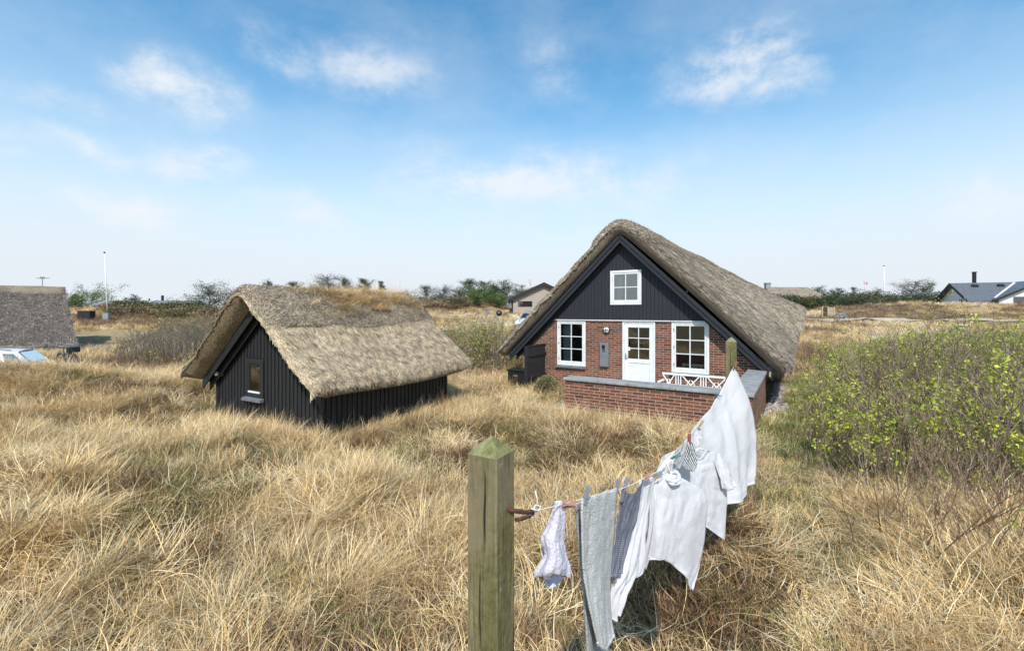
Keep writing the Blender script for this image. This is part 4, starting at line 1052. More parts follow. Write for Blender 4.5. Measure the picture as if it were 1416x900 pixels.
PN = [(.050, .072, .030), (.075, .095, .038), (.035, .055, .026), (.10, .11, .05)]
def pine_mesh(h, w_, seed, crown0=.12, nb=70, leafn=9000, pal=PN, round_=False, lsize=.16):
    g = np.random.default_rng(seed); W = Fast(); L = Fast()
    nseg = 6; pts = np.array([[g.normal(0, .06)*h*k/nseg, g.normal(0, .06)*h*k/nseg, h*.93*k/nseg] for k in range(nseg+1)])
    rr = np.linspace(h*.028, h*.006, nseg+1); W.sticks(pts[:-1], pts[1:], rr[:-1], rr[1:], (.13, .10, .08))
    t = g.uniform(crown0, .98, nb); z = t*h*.93
    px_ = np.interp(z, pts[:, 2], pts[:, 0]); py_ = np.interp(z, pts[:, 2], pts[:, 1])
    prof = (np.sqrt(np.clip(1-((t-.45)/.6)**2, .05, 1)) if round_ else np.clip(1.06-t, .04, 1)**.5)
    R_ = w_/2*prof*g.uniform(.2, 1.3, nb); an = g.uniform(0, 2*np.pi, nb)
    a = np.stack([px_, py_, z], -1); e = a+np.stack([np.cos(an)*R_, np.sin(an)*R_, R_*g.uniform(.1, .65, nb)], -1)
    W.sticks(a, e, h*.008, h*.002, (.14, .11, .085))
    k = g.choice(nb, leafn, p=R_/R_.sum()); tt = np.sqrt(g.uniform(.05, 1.1, leafn))[:, None]
    c_ = a[k]+(e[k]-a[k])*tt+g.normal(0, 1, (leafn, 3))*(.035*w_+.06)*[1, 1, .7]
    col = pick(g, pal, nb, .3)[k]*g.uniform(.75, 1.25, (leafn, 1))
    L.leaves(c_, lsize, col, g, .6, 3.0)
    return W, L
def tree(name, loc, h, w_, seed, label, cat, group, **kw):
    root = empty(name, loc, random.uniform(0, 6), label, cat, group)
    W, L = pine_mesh(h, w_, seed, **kw); W.build('trunk', M['twig'], root); L.build('crown', M['leaf'], root); return root
def at(px, d, dz=0): x = (px-CX)/F*d; return Vector((x, d, tz(x, d)+dz))
BR = [(.13, .19, .05), (.17, .24, .07), (.10, .15, .04)]
# (px, top row, distance, width px, kind, label)
TREES = [
 (126, 409, 70, 46, 'r', 'low rounded green bush tree just left of the left flagpole'),
 (105, 408, 74, 12, 'p', 'small dark tree close to the ridge end of the far left thatched roof'),
 (187, 409, 92, 13, 'p', 'tiny tree poking up over the long grey roof by the left flagpole'),
 (290, 396, 60, 46, 'p', 'dark spreading pine right of the long grey roof, left of the shed ridge'),
 (371, 391, 66, 24, 'p', 'small pine tip over the left part of the shed ridge'),
 (411, 391, 70, 22, 'p', 'slender pine tip over the middle of the shed ridge'),
 (455, 381, 72, 34, 'p', 'widest pine behind the grassy tuft on the shed ridge'),
 (478, 384, 74, 26, 'p', 'bushy pine right of the widest one behind the shed ridge'),
 (503, 385, 78, 20, 'p', 'pine directly above the grass tuft of the shed ridge'),
 (528, 387, 82, 10, 'p', 'thin lone pine tip above the right end of the shed ridge'),
 (590, 396, 84, 26, 'p', 'low pine just right of the shed roof'),
 (613, 399, 90, 30, 'p', 'low broad pine behind the bleached dune, second from the shed'),
 (634, 397, 86, 22, 'p', 'small pine above the bleached dune'),
 (651, 385, 74, 24, 'p', 'tall dark pine above the bright green bush'),
 (668, 388, 78, 24, 'p', 'pine between the two tallest ones above the bright green bush'),
 (697, 386, 74, 26, 'p', 'tall pine immediately left of the grey clad barn'),
 (684, 394, 70, 20, 'p', 'shorter pine close left of the tall one by the grey clad barn'),
 (722, 394, 84, 26, 'p', 'pine rising behind the left slope of the barn roof'),
 (741, 397, 88, 16, 'p', 'pine tip rising behind the barn roof near the red pennant'),
 (1263, 387, 108, 34, 'r', 'largest dark tree on the right horizon between flagpole and tiled house'),
 (1281, 390, 110, 20, 'r', 'dark tree just right of the largest one on the right horizon'),
 (1131, 397, 92, 22, 'p', 'flat topped pine right of the far thatched cottage'),
 (1158, 399, 100, 18, 'p', 'low pine halfway between the far cottage and the right flagpole'),
 (1180, 397, 96, 16, 'p', 'pine rising under the small flying flag'),
 (1214, 398, 104, 16, 'p', 'small pine touching the right flagpole'),
]
for k, (px, ty, d, wp, kd, lb) in enumerate(TREES):
    b = at(px, d); top = CAMH-(ty-HY)/F*d; h = max(1.2, top-b.z+.2); w_ = max(wp/F*d, .9)
    if kd == 'p': tree('pine_tree', b, h, w_*1.7, 200+k, lb, 'tree', 'trees beyond the dunes', leafn=6500, nb=70, lsize=.17, crown0=.02)
    else: tree('bush_tree', b, h, w_*1.4, 200+k, lb, 'tree', 'trees beyond the dunes', leafn=5000, nb=60, round_=True, crown0=.05, lsize=.20, pal=BR if k == 0 else PN)
b = at(662, 62); tree('green_bush', b, 2.4, 4.3, 301, 'bright green round bush under the tall pines in the gap', 'bush', None, leafn=6500, nb=80, round_=True, crown0=.02, pal=BR, lsize=.16)
b = at(690, 63); tree('green_bush', b, 1.7, 2.4, 302, 'smaller green bush just left of the barn wall', 'bush', None, leafn=3000, nb=50, round_=True, crown0=.02, pal=BR, lsize=.16)
# far-off pine scrub that reads as one mass
def scrub(name, rows, label, pal, seed, n=60000, ls=.22):
    g = np.random.default_rng(seed); L = Fast()
    for (px0, px1, d0, d1, ty, amp, k) in rows:
        nc = k; px = g.uniform(px0, px1, nc); d = g.uniform(d0, d1, nc); x = (px-CX)/F*d; z0 = terrain(x, d)
        top = CAMH-(ty+amp*(fbm(px/14, d/9, 9, 2)-.5)*2-HY)/F*d; h = np.maximum(top-z0, .8)*g.uniform(.6, 1.0, nc)
        rx = g.uniform(.9, 2.2, nc); m_ = n//len(rows)
        i = g.integers(0, nc, m_); dd = g.normal(0, 1, (m_, 3)); dd /= np.linalg.norm(dd, axis=1)[:, None]; dd[:, 2] = np.abs(dd[:, 2])*1.0
        q = np.stack([x[i], d[i], z0[i]+h[i]*.1], -1)+dd*np.stack([rx[i], rx[i], h[i]*.9], -1)*g.uniform(.6, 1.03, (m_, 1))
        cc = pick(g, pal, nc, .25)[i]*g.uniform(.75, 1.25, (m_, 1))
        L.leaves(q, ls, cc, g, .5, 2.2)
    tag(L.build(name, M['leaf']), label, kind='stuff')
SC = PN+[(.12, .12, .05), (.16, .13, .07), (.09, .11, .04)]
scrub('pine_scrub', [(1060, 1330, 72, 90, 400, 3, 300), (1060, 1215, 60, 70, 406, 4, 160), (1180, 1500, 66, 80, 405, 3, 200), (1000, 1500, 95, 120, 402, 2, 160)], 'belt of dark green dwarf pines along the right horizon', SC, 4, 130000, .26)
scrub('dune_scrub', [(90, 160, 54, 60, 424, 3, 50), (150, 300, 46, 50, 435, 4, 60), (430, 780, 80, 96, 399, 5, 220), (560, 640, 60, 66, 419, 4, 60)], 'brown green dwarf scrub along the left horizon dunes', [(.24, .18, .10), (.15, .14, .06), (.30, .23, .13), (.10, .11, .045), (.20, .14, .08)], 14, 90000, .24)
# grass growing on the shed ridge
# ---- grass tuft on the shed ridge
g = np.random.default_rng(8); tufts = []
n = 150; aa_ = g.normal(.05, .28, n); ll_ = np.clip(g.normal(2.2, .75, n), .5, 3.7)
pp = fSC(np.clip(aa_, -.8, .8), ll_); cA, sA = math.cos(SA), math.sin(SA)
pw = np.stack([SO[0]+pp[:, 0]*cA-pp[:, 1]*sA, SO[1]+pp[:, 0]*sA+pp[:, 1]*cA, pp[:, 2]-.02], -1)
ra = np.stack([g.normal(0, .2, n), g.normal(0, .2, n), g.uniform(-3, 3, n)], -1); s_ = np.repeat(g.uniform(.45, .95, n)[:, None], 3, 1)
scatter('ridge_grass', c_mat, pw, ra, s_, g.integers(0, 3, n), 'golden grass growing on the ridge of the black shed')

def at2(px, d, z=None): x = (px-CX)/F*d; return Vector((x, d, tz(x, d) if z is None else z))
# ================================================================ neighbours
def hip_thatch(name, root, Lr, ext, W, zr, ze, T, mat, seed, pal, ns=9000):
    na, nl = 41, 50; V = []
    a = np.linspace(-1, 1, na); l = np.linspace(-1, 1, nl); A, L = np.meshgrid(a, l, indexing='ij')
    def f(A, L, t=1.0):
        ab = np.sqrt(A**2+.004)-.06; X = L*(Lr/2+ext*np.abs(A)); Y = A*W; Z = zr-(zr-ze)*ab
        nz = (fbm(X*1.2, Y*1.2+Z, seed, 3)-.5)*.16
        return np.stack([X, Y, Z+nz*t-(1-t)*T], -1)
    O = f(A.ravel(), L.ravel()); I = f(A.ravel(), L.ravel(), 0.0); off = na*nl
    i, j = np.meshgrid(np.arange(na-1), np.arange(nl-1), indexing='ij'); i = i.ravel(); j = j.ravel(); q = lambda i, j: i*nl+j
    fs = [np.stack([q(i, j), q(i+1, j), q(i+1, j+1), q(i, j+1)], -1), np.stack([q(i, j), q(i, j+1), q(i+1, j+1), q(i+1, j)], -1)+off]
    k = np.arange(nl-1)
    for ii in (0, na-1): fs.append(np.stack([q(ii, k), q(ii, k+1), q(ii, k+1)+off, q(ii, k)+off], -1))
    k = np.arange(na//2); 
    for jj in (0, nl-1):
        fs.append(np.stack([q(k, jj), q(k+1, jj), q(na-2-k, jj), q(na-1-k, jj)], -1))
        k2 = np.arange(na-1); fs.append(np.stack([q(k2, jj), q(k2, jj)+off, q(k2+1, jj)+off, q(k2+1, jj)], -1))
    uv = np.stack([L.ravel()*Lr/2, A.ravel()*5], -1)
    r_ = mesh_obj('roof', np.concatenate([O, I]), np.concatenate(fs), mat, root, True, uv=np.concatenate([uv, uv]))
    straws('loose_straw', lambda a_, l_: f(a_, l_), ns, -1, 1, M['straw'], r_, pal=pal, seed=seed, w=.018, ln=(.15, .4), jit=.5, tilt=.15)
    return r_
# dark thatched neighbour, far left
rd = Vector((.70, .714, 0)); ang = math.atan2(rd.y, rd.x); Lr = 13.0
cen = Vector((-28.3, 28, 0))-rd*Lr/2
nb = empty('thatched_house', cen, ang, 'long dark thatched house at the far left edge behind the silver car', 'house')
hip_thatch('roof', nb, Lr, .55, 4.5, 3.85, .25, .3, M['thatch_dark'], 31, darkp+[(.2, .17, .15)], 26000)
B = MB(); B.box(-Lr/2-.3, Lr/2-.6, -3.2, 3.2, -1.5, .9); B.build('wall', M['black_wood'], nb)
# lighter ridge saddle
def cf(A, L):
    ab = np.sqrt(A**2+.004)-.06; return np.stack([L*(Lr/2+.1), A*4.3, 3.92-3.4*ab+(fbm(L*9, A*9, 5, 2)-.5)*.12], -1)
a_ = np.linspace(-.16, .16, 9); l_ = np.linspace(-1, 1, 60); A_, L_ = np.meshgrid(a_, l_, indexing='ij'); Vc = cf(A_.ravel(), L_.ravel())
Vc = np.concatenate([Vc, Vc-[0, 0, .15]]); i, j = np.meshgrid(np.arange(8), np.arange(59), indexing='ij'); i = i.ravel(); j = j.ravel()
fs = [np.stack([i*60+j, (i+1)*60+j, (i+1)*60+j+1, i*60+j+1], -1)]
k = np.arange(59)
for ii in (0, 8): fs.append(np.stack([ii*60+k, ii*60+k+1, ii*60+k+541, ii*60+k+540], -1))
k = np.arange(8)
for jj in (0, 59): fs.append(np.stack([k*60+jj, (k+1)*60+jj, (k+1)*60+jj+540, k*60+jj+540], -1))
mesh_obj('ridge_cap', Vc, np.concatenate(fs), M['thatch_grey'], nb, True, uv=Vc[:, :2])
B = MB(); B.tube([(Lr/2-.9, 0, 3.7), (Lr/2-.9, 0, 4.45)], .025, 6); B.tube([(Lr/2-1.15, -.1, 4.4), (Lr/2-.6, .1, 4.45)], .02, 6); B.box(Lr/2-1.0, Lr/2-.8, -.05, .05, 4.38, 4.5); B.build('aerial', M['steel'], nb)

# far thatched cottage on the right
fc = empty('thatched_cottage', at2(1088, 70, 0), R(-8), 'far pale thatched cottage with a chimney above the right end of the big roof', 'house')
hip_thatch('roof', fc, 5.6, 1.6, 3.4, 6.15, 4.3, .3, M['thatch_grey'], 41, grey, 3500)
B = MB(); B.box(-3.6, 3.6, -2.8, 2.8, 1.5, 4.5); B.build('wall', M['raw_wood'], fc)
B = MB(); B.box(-3.2, -2.5, -.4, .4, 5.2, 6.75, .02).box(-3.28, -2.42, -.48, .48, 6.75, 6.85); B.build('chimney', M['coping'], fc)

def gable_house(root, L, W, ze, zr, zb, roofm, wallm, over=.5, th=.18, barge='white', axis='x'):
    B = MB(); B.prism([(-W, zb), (W, zb), (W, ze), (0, zr-.25), (-W, ze)], -L/2, L/2, 'x'); B.build('wall', wallm, root)
    k_ = (zr-ze)/W; Wo = W+over; zo = zr-k_*Wo; rf_ = None
    for s_ in (-1, 1):
        B = MB(); B.prism([(0, zr), (s_*Wo, zo), (s_*Wo, zo-th), (0, zr-th)], -L/2-over, L/2+over, 'x'); rf_ = B.build('roof', roofm, root)
        # roof uv: along the ridge and down the slope
        me = rf_.data; co = [v.co for v in me.vertices]; ul = me.uv_layers[0]
        for lp in me.loops: c = co[lp.vertex_index]; ul.data[lp.index].uv = (c.x, c.y*1.12)
        for e in (-1, 1):
            B = MB(); x0 = e*(L/2+over); B.prism([(0, zr+.03), (s_*Wo, zo+.03), (s_*Wo, zo-th-.12), (0, zr-th-.12)], min(x0, x0+e*.05), max(x0, x0+e*.05), 'x'); B.build('bargeboard', M[barge], root)
    return rf_
# tiled house far right
dirx = Vector((.92, -.39, 0)); a_ = math.atan2(dirx.y, dirx.x); L_ = 6.8; gp = Vector((61.4, 62, 0))
th_ = empty('tiled_house', gp+dirx*(L_/2+.3), a_, 'white house with a wide grey tiled roof and black chimney pipe at the right edge', 'house')
gable_house(th_, L_, 4.0, 4.1, 6.28, 1.0, M['tile_roof'], M['white'], .55, .2, 'black_wood')
B = MB(); B.box(-L_/2-.03, -L_/2-.001, -2.2, -1.2, 3.0, 4.1); wn = B.build('window', M['white'], th_)
B = MB(); B.box(-L_/2-.045, -L_/2-.031, -2.1, -1.75, 3.1, 4.0).box(-L_/2-.045, -L_/2-.031, -1.65, -1.3, 3.1, 4.0); B.build('pane', M['glass_tint'], wn)
for xx in (1.0, 3.0): B = MB(); B.box(-L_/2+xx, -L_/2+xx+1.2, -4.03, -4.001, 2.9, 3.9); B.build('window', M['glass_tint'], th_)
B = MB(); B.tube([(-L_/2+2.2, .3, 5.8), (-L_/2+2.2, .3, 7.7)], .22, 10); B.tube([(-L_/2+2.2, .3, 7.7), (-L_/2+2.2, .3, 7.8)], .28, 10); B.build('chimney', M['black_plastic'], th_)
for xx in (-L_/2+1.7, -L_/2+4.3):
    B = MB(); B.prism([(-.75, 5.86), (-1.25, 5.60), (-1.25, 5.86), (-.95, 6.02)], xx-.3, xx+.3, 'x'); B.build('roof_vent', M['black_plastic'], th_)
wx2 = 6.6-L_/2-.3
B = MB(); B.prism([(-3.95, 1.0), (3.95, 1.0), (3.95, 3.85), (0, 6.0), (-3.95, 3.85)], -4.9, .2, 'y'); ob = B.build('wing_wall', M['white'], th_); ob.location = (wx2, 0, 0)
for s_ in (-1, 1):
    B = MB(); B.prism([(0, 6.3), (s_*4.4, 3.90), (s_*4.4, 3.72), (0, 6.12)], -5.3, .3, 'y'); ob = B.build('wing_roof', M['tile_roof'], th_); ob.location = (wx2, 0, 0)
    B = MB(); B.prism([(0, 6.32), (s_*4.42, 3.91), (s_*4.42, 3.66), (0, 6.07)], -5.36, -5.305, 'y'); ob = B.build('bargeboard', M['black_wood'], th_); ob.location = (wx2, 0, 0)
B = MB(); a3, b3 = Vector((wx2-.35, -.35, 6.16)), Vector((wx2-4.1, -4.3, 4.06)); B.tube([a3, b3], [.11, .11], 6); B.build('valley_flashing', M['white'], th_)
B = MB(); B.box(wx2-2.6, wx2-1.6, -4.96, -4.902, 2.6, 4.2); B.build('window', M['glass_tint'], th_)
# little white gabled house between
wc = empty('white_gabled_cottage', at2(1277, 80, 0), R(90), 'low cottage showing only a white chevron gable left of the tiled house', 'house')
gable_house(wc, 7, 1.6, 4.9, 5.75, 2, M['roof_felt'], M['black_wood'], .3, .15, 'white')
lc = empty('low_annexe', at2(1252, 82, 0), 0, 'low white fascia roof peeking over the dune between flagpole and chevron gable', 'building')
B = MB(); B.box(-1.2, 1.0, -1.5, 1.5, 2, 4.75); B.build('wall', M['black_wood'], lc); B = MB(); B.box(-1.4, 1.2, -1.7, 1.7, 4.75, 4.95); B.build('roof', M['white_dirty'], lc)
la = empty('flat_annexe', at2(1290, 82, 0), 0, 'flat white edged roof between the chevron gable and the tiled house', 'building')
B = MB(); B.box(-1.1, 1.0, -1.5, 1.5, 2, 4.75); B.build('wall', M['black_wood'], la); B = MB(); B.box(-1.2, 1.2, -1.7, 1.7, 4.75, 4.95); B.build('roof', M['white_dirty'], la)

# grey clad barn in the gap
br = empty('grey_barn', (3.72, 52, 0), R(90), 'pale grey board clad barn with a black roof edge between bushes and big roof', 'barn')
B = MB(); B.prism([(-3.75, 1), (3.75, 1), (3.75, 3.65), (0, 5.4), (-3.75, 3.65)], -.0, 10, 'x'); B.build('wall', M['grey_board'], br)
for s_ in (-1, 1):
    B = MB(); B.prism([(0, 5.72), (s_*4.15, 3.80), (s_*4.15, 3.50), (0, 5.42)], -.35, 10.2, 'x'); B.build('roof', M['roof_felt'], br)
    B = MB(); B.prism([(0, 5.75), (s_*4.18, 3.82), (s_*4.18, 3.46), (0, 5.39)], -.42, -.351, 'x'); B.build('bargeboard', M['black_wood'], br)
B = MB(); B.box(-.06, -.005, 3.6, 3.78, 1, 3.6); B.build('corner_post', M['black_wood'], br)
B = MB(); B.box(-.05, -.003, 1.35, 3.0, 2.92, 3.55); wn = B.build('window', M['black_wood'], br)
B = MB(); B.box(-.065, -.052, 1.42, 2.15, 2.98, 3.49).box(-.065, -.052, 2.2, 2.93, 2.98, 3.49); B.build('pane', M['glass_tint'], wn)
# vertical siding grooves
B = MB(); y_ = -3.6
while y_ < 3.7: B.box(-.02, -.003, y_, y_+.03, 1.2, 5.3-.46*abs(y_)); y_ += .32
B.build('batten', M['grey_board'], br)

# long low grey roofed house, left
lh = empty('grey_roofed_house', at2(214, 60, 0), R(4), 'long low house with a flattish grey roof right of the left flagpole', 'house')
gable_house(lh, 9.5, 3.4, 2.95, 3.85, .8, M['roof_felt'], M['black_wood'], .9, .12, 'white_dirty')
for xx, hh, rr in ((1.0, 4.5, .16), (-.7, 4.1, .08), (-2.5, 4.0, .07)):
    B = MB(); B.tube([(xx, 0, 3.6), (xx, 0, hh)], rr, 8); B.build('chimney', M['black_plastic'], lh)
B = MB(); B.prism([(-4.3, 2.75), (-.0, 3.9), (.0, 3.96), (-4.3, 2.83)], .2, .38, 'x'); B.build('roof_seam', M['white_dirty'], lh)

# ================================================================ flagpoles, flags, street furniture
def pole(name, px, d, top, bot_px, r_, label, lean=0.0, mat='white'):
    b = at2(px, d); h = CAMH-(top-HY)/F*d-b.z
    o = empty(name, b, 0, label, 'flagpole'); o.rotation_euler = (0, lean, 0)
    B = MB(); B.tube([(0, 0, -.2), (0, 0, h*.5), (0, 0, h)], [r_, r_*.85, r_*.5], 10); B.build('shaft', M[mat], o, True)
    B = MB(); B.lathe([(0, h-.05), (r_*1.3, h), (r_*1.5, h+.07), (r_*.8, h+.14), (0, h+.17)], seg=10); B.build('finial', M['brass'], o, True)
    return o, h
pole('flagpole', 149, 46, 350, 455, .06, 'tall white flagpole between the far left thatched roof and the long grey roof', R(-3))
pole('flagpole', 1222.5, 96, 368, 416, .11, 'bare white flagpole standing on the dune on the right', 0)
o, h = pole('thin_flagpole', 1194.5, 112, 389, 410, .03, 'thin grey pole carrying a small flying flag on the right horizon', 0, 'steel')
def flag(name, base, w_, h_, label, droop=0.0):
    rows = 7; cols = 9; V = []; 
    root = empty(name, base, 0, label, 'flag')
    def sheet(u0, u1, v0, v1, y0, mat, nm):
        g_ = MB(); nu, nv = 8, 4; vs = []
        for s_ in (0, .012):
            for i in range(nu+1):
                for j in range(nv+1):
                    u_ = u0+(u1-u0)*i/nu; v_ = v0+(v1-v0)*j/nv
                    x_ = u_*w_*(1-droop); z_ = v_*h_-u_*w_*droop; vs.append((x_, y0+s_+.08*w_*math.sin(u_*7), z_))
        k_ = (nu+1)*(nv+1); fs = []
        for i in range(nu):
            for j in range(nv):
                a = i*(nv+1)+j; fs += [(a, a+nv+1, a+nv+2, a+1), (a+k_, a+1+k_, a+nv+2+k_, a+nv+1+k_)]
        g_.add(vs, fs).build(nm, mat, root)
    sheet(0, 1, 0, 1, 0, M['red_cloth'], 'field')
    sheet(.28, .44, 0, 1, -.016, M['white_cloth_flat'], 'cross_bar'); sheet(0, 1, .42, .58, -.019, M['white_cloth_flat'], 'cross_bar')
z_ = CAMH-(393.5-HY)/F*112; flag('flag', Vector(((1195-CX)/F*112, 112, z_)), .85, .62, 'small red flag with a white cross flying on the right horizon')
o, h = pole('thin_flagpole', 732.6, 64, 388, 398, .03, 'thin pole with a drooping red pennant behind the barn roof', 0, 'steel')
z_ = CAMH-(392.5-HY)/F*64; flag('pennant', Vector(((732.8-CX)/F*64, 64, z_)), .55, .42, 'drooping red and white pennant above the barn roof', .75)
# dark cabinet and pale meter cabinet
def cabinet(name, px, d, w_, h_, dp, mat, label, legs=True):
    o = empty(name, at2(px, d), 0, label, 'cabinet')
    B = MB(); B.box(-w_/2, w_/2, -dp/2, dp/2, .08, h_-.05, .015); B.build('body', M[mat], o)
    B = MB(); B.box(-w_/2-.03, w_/2+.03, -dp/2-.03, dp/2+.03, h_-.048, h_); B.build('lid', M[mat], o)
    B = MB(); B.box(-w_/2+.03, -.01, -dp/2-.012, -dp/2-.001, .12, h_-.08).box(.01, w_/2-.03, -dp/2-.012, -dp/2-.001, .12, h_-.08); B.build('door', M[mat], o)
    B = MB(); B.box(-w_/2+.05, w_/2-.05, -dp/2+.05, dp/2-.05, -.3, .08); B.build('plinth', M['coping'], o)
cabinet('waste_cabinet', 119.5, 44, 1.25, .95, .6, 'black_wood', 'black waste cabinet right of the far left thatched roof')
cabinet('meter_cabinet', 147.5, 43.4, .55, .9, .3, 'coping', 'small pale grey meter cabinet at the foot of the left flagpole')
# kettle barbecue
kb = empty('kettle_barbecue', at2(690, 40), 0, 'dark round kettle barbecue standing in the dry grass of the gap', 'barbecue')
B = MB(); B.lathe([(0, .72), (.16, .75), (.26, .85), (.29, .95)], seg=20); B.build('bowl', M['paint_black'], kb, True)
B = MB(); B.lathe([(.295, .955), (.27, 1.08), (.17, 1.19), (0, 1.23)], seg=20).box(-.06, .06, -.015, .015, 1.23, 1.28); B.build('lid', M['paint_black'], kb, True)
for k in range(3):
    an = k*2.1+.4; B = MB(); B.tube([(.12*math.cos(an), .12*math.sin(an), .78), (.34*math.cos(an), .34*math.sin(an), -.05)], .014, 6); B.build('leg', M['steel'], kb)
gp_ = empty('garden_post', at2(673, 48), 0, 'short grey wooden post right of the bright green bush', 'post')
B = MB(); B.box(-.16, .16, -.16, .16, -.2, .75, .02); B.build('shaft', M['meter'], gp_); B = MB(); B.box(-.2, .2, -.2, .2, .753, .80, .01); B.build('cap', M['meter'], gp_)
tb = empty('picnic_table', at2(618, 30), R(10), 'dark wooden table half sunk in the dry grass beside the shed roof', 'table')
B = MB(); 
for k in range(5): B.box(-.6, .6, -.3+k*.125, -.3+k*.125+.115, .60, .64)
B.build('table_top', M['black_wood'], tb)
for sx in (-.5, .5):
    for sy in (-.2, .22): B = MB(); B.box(sx-.03, sx+.03, sy-.03, sy+.03, -.1, .60); B.build('leg', M['black_wood'], tb)
# bin shelter
bs = empty('bin_shelter', at2(1145, 50), R(-5), 'low timber bin shelter with pale posts by the sandy track', 'shelter')
for xx in (-.62, -.02, .62):
    B = MB(); B.box(xx-.06, xx+.06, -.06, .06, -.1, 1.15, .008); B.build('post', M['raw_wood'], bs)
B = MB()
for k in range(6): B.box(-.55, -.09, -.02, .02, .1+k*.165, .24+k*.165)
B.build('panel', M['black_wood'], bs)
B = MB()
for k in range(6): B.box(.05, .55, -.02, .02, .1+k*.165, .22+k*.165)
B.build('panel', M['grey_board'], bs)
sg = empty('road_sign', at2(1328.5, 34), R(-3), 'small white name board with a dark centre near the grey bollard', 'sign')
B = MB(); B.box(-.42, .42, -.02, .02, .62, .92, .006); B.build('board', M['white'], sg); B = MB(); B.box(-.33, .33, -.026, -.021, .70, .84); B.build('name_panel', M['black_plastic'], sg)
for sx in (-.36, .36): B = MB(); B.box(sx-.03, sx+.03, .021, .07, -.2, .9); B.build('post', M['white_dirty'], sg)
bo = empty('bollard', at2(1351, 27), 0, 'squat grey green bollard right of the small name board', 'bollard')
B = MB(); B.lathe([(0, -.2), (.17, -.2), (.17, .62), (.19, .64), (.19, .74), (.15, .77), (0, .77)], seg=16); B.build('shaft', M['meter'], bo)
B = MB(); B.lathe([(.172, .3), (.18, .31), (.18, .36), (.172, .37)], seg=16); B.build('band', M['steel'], bo)

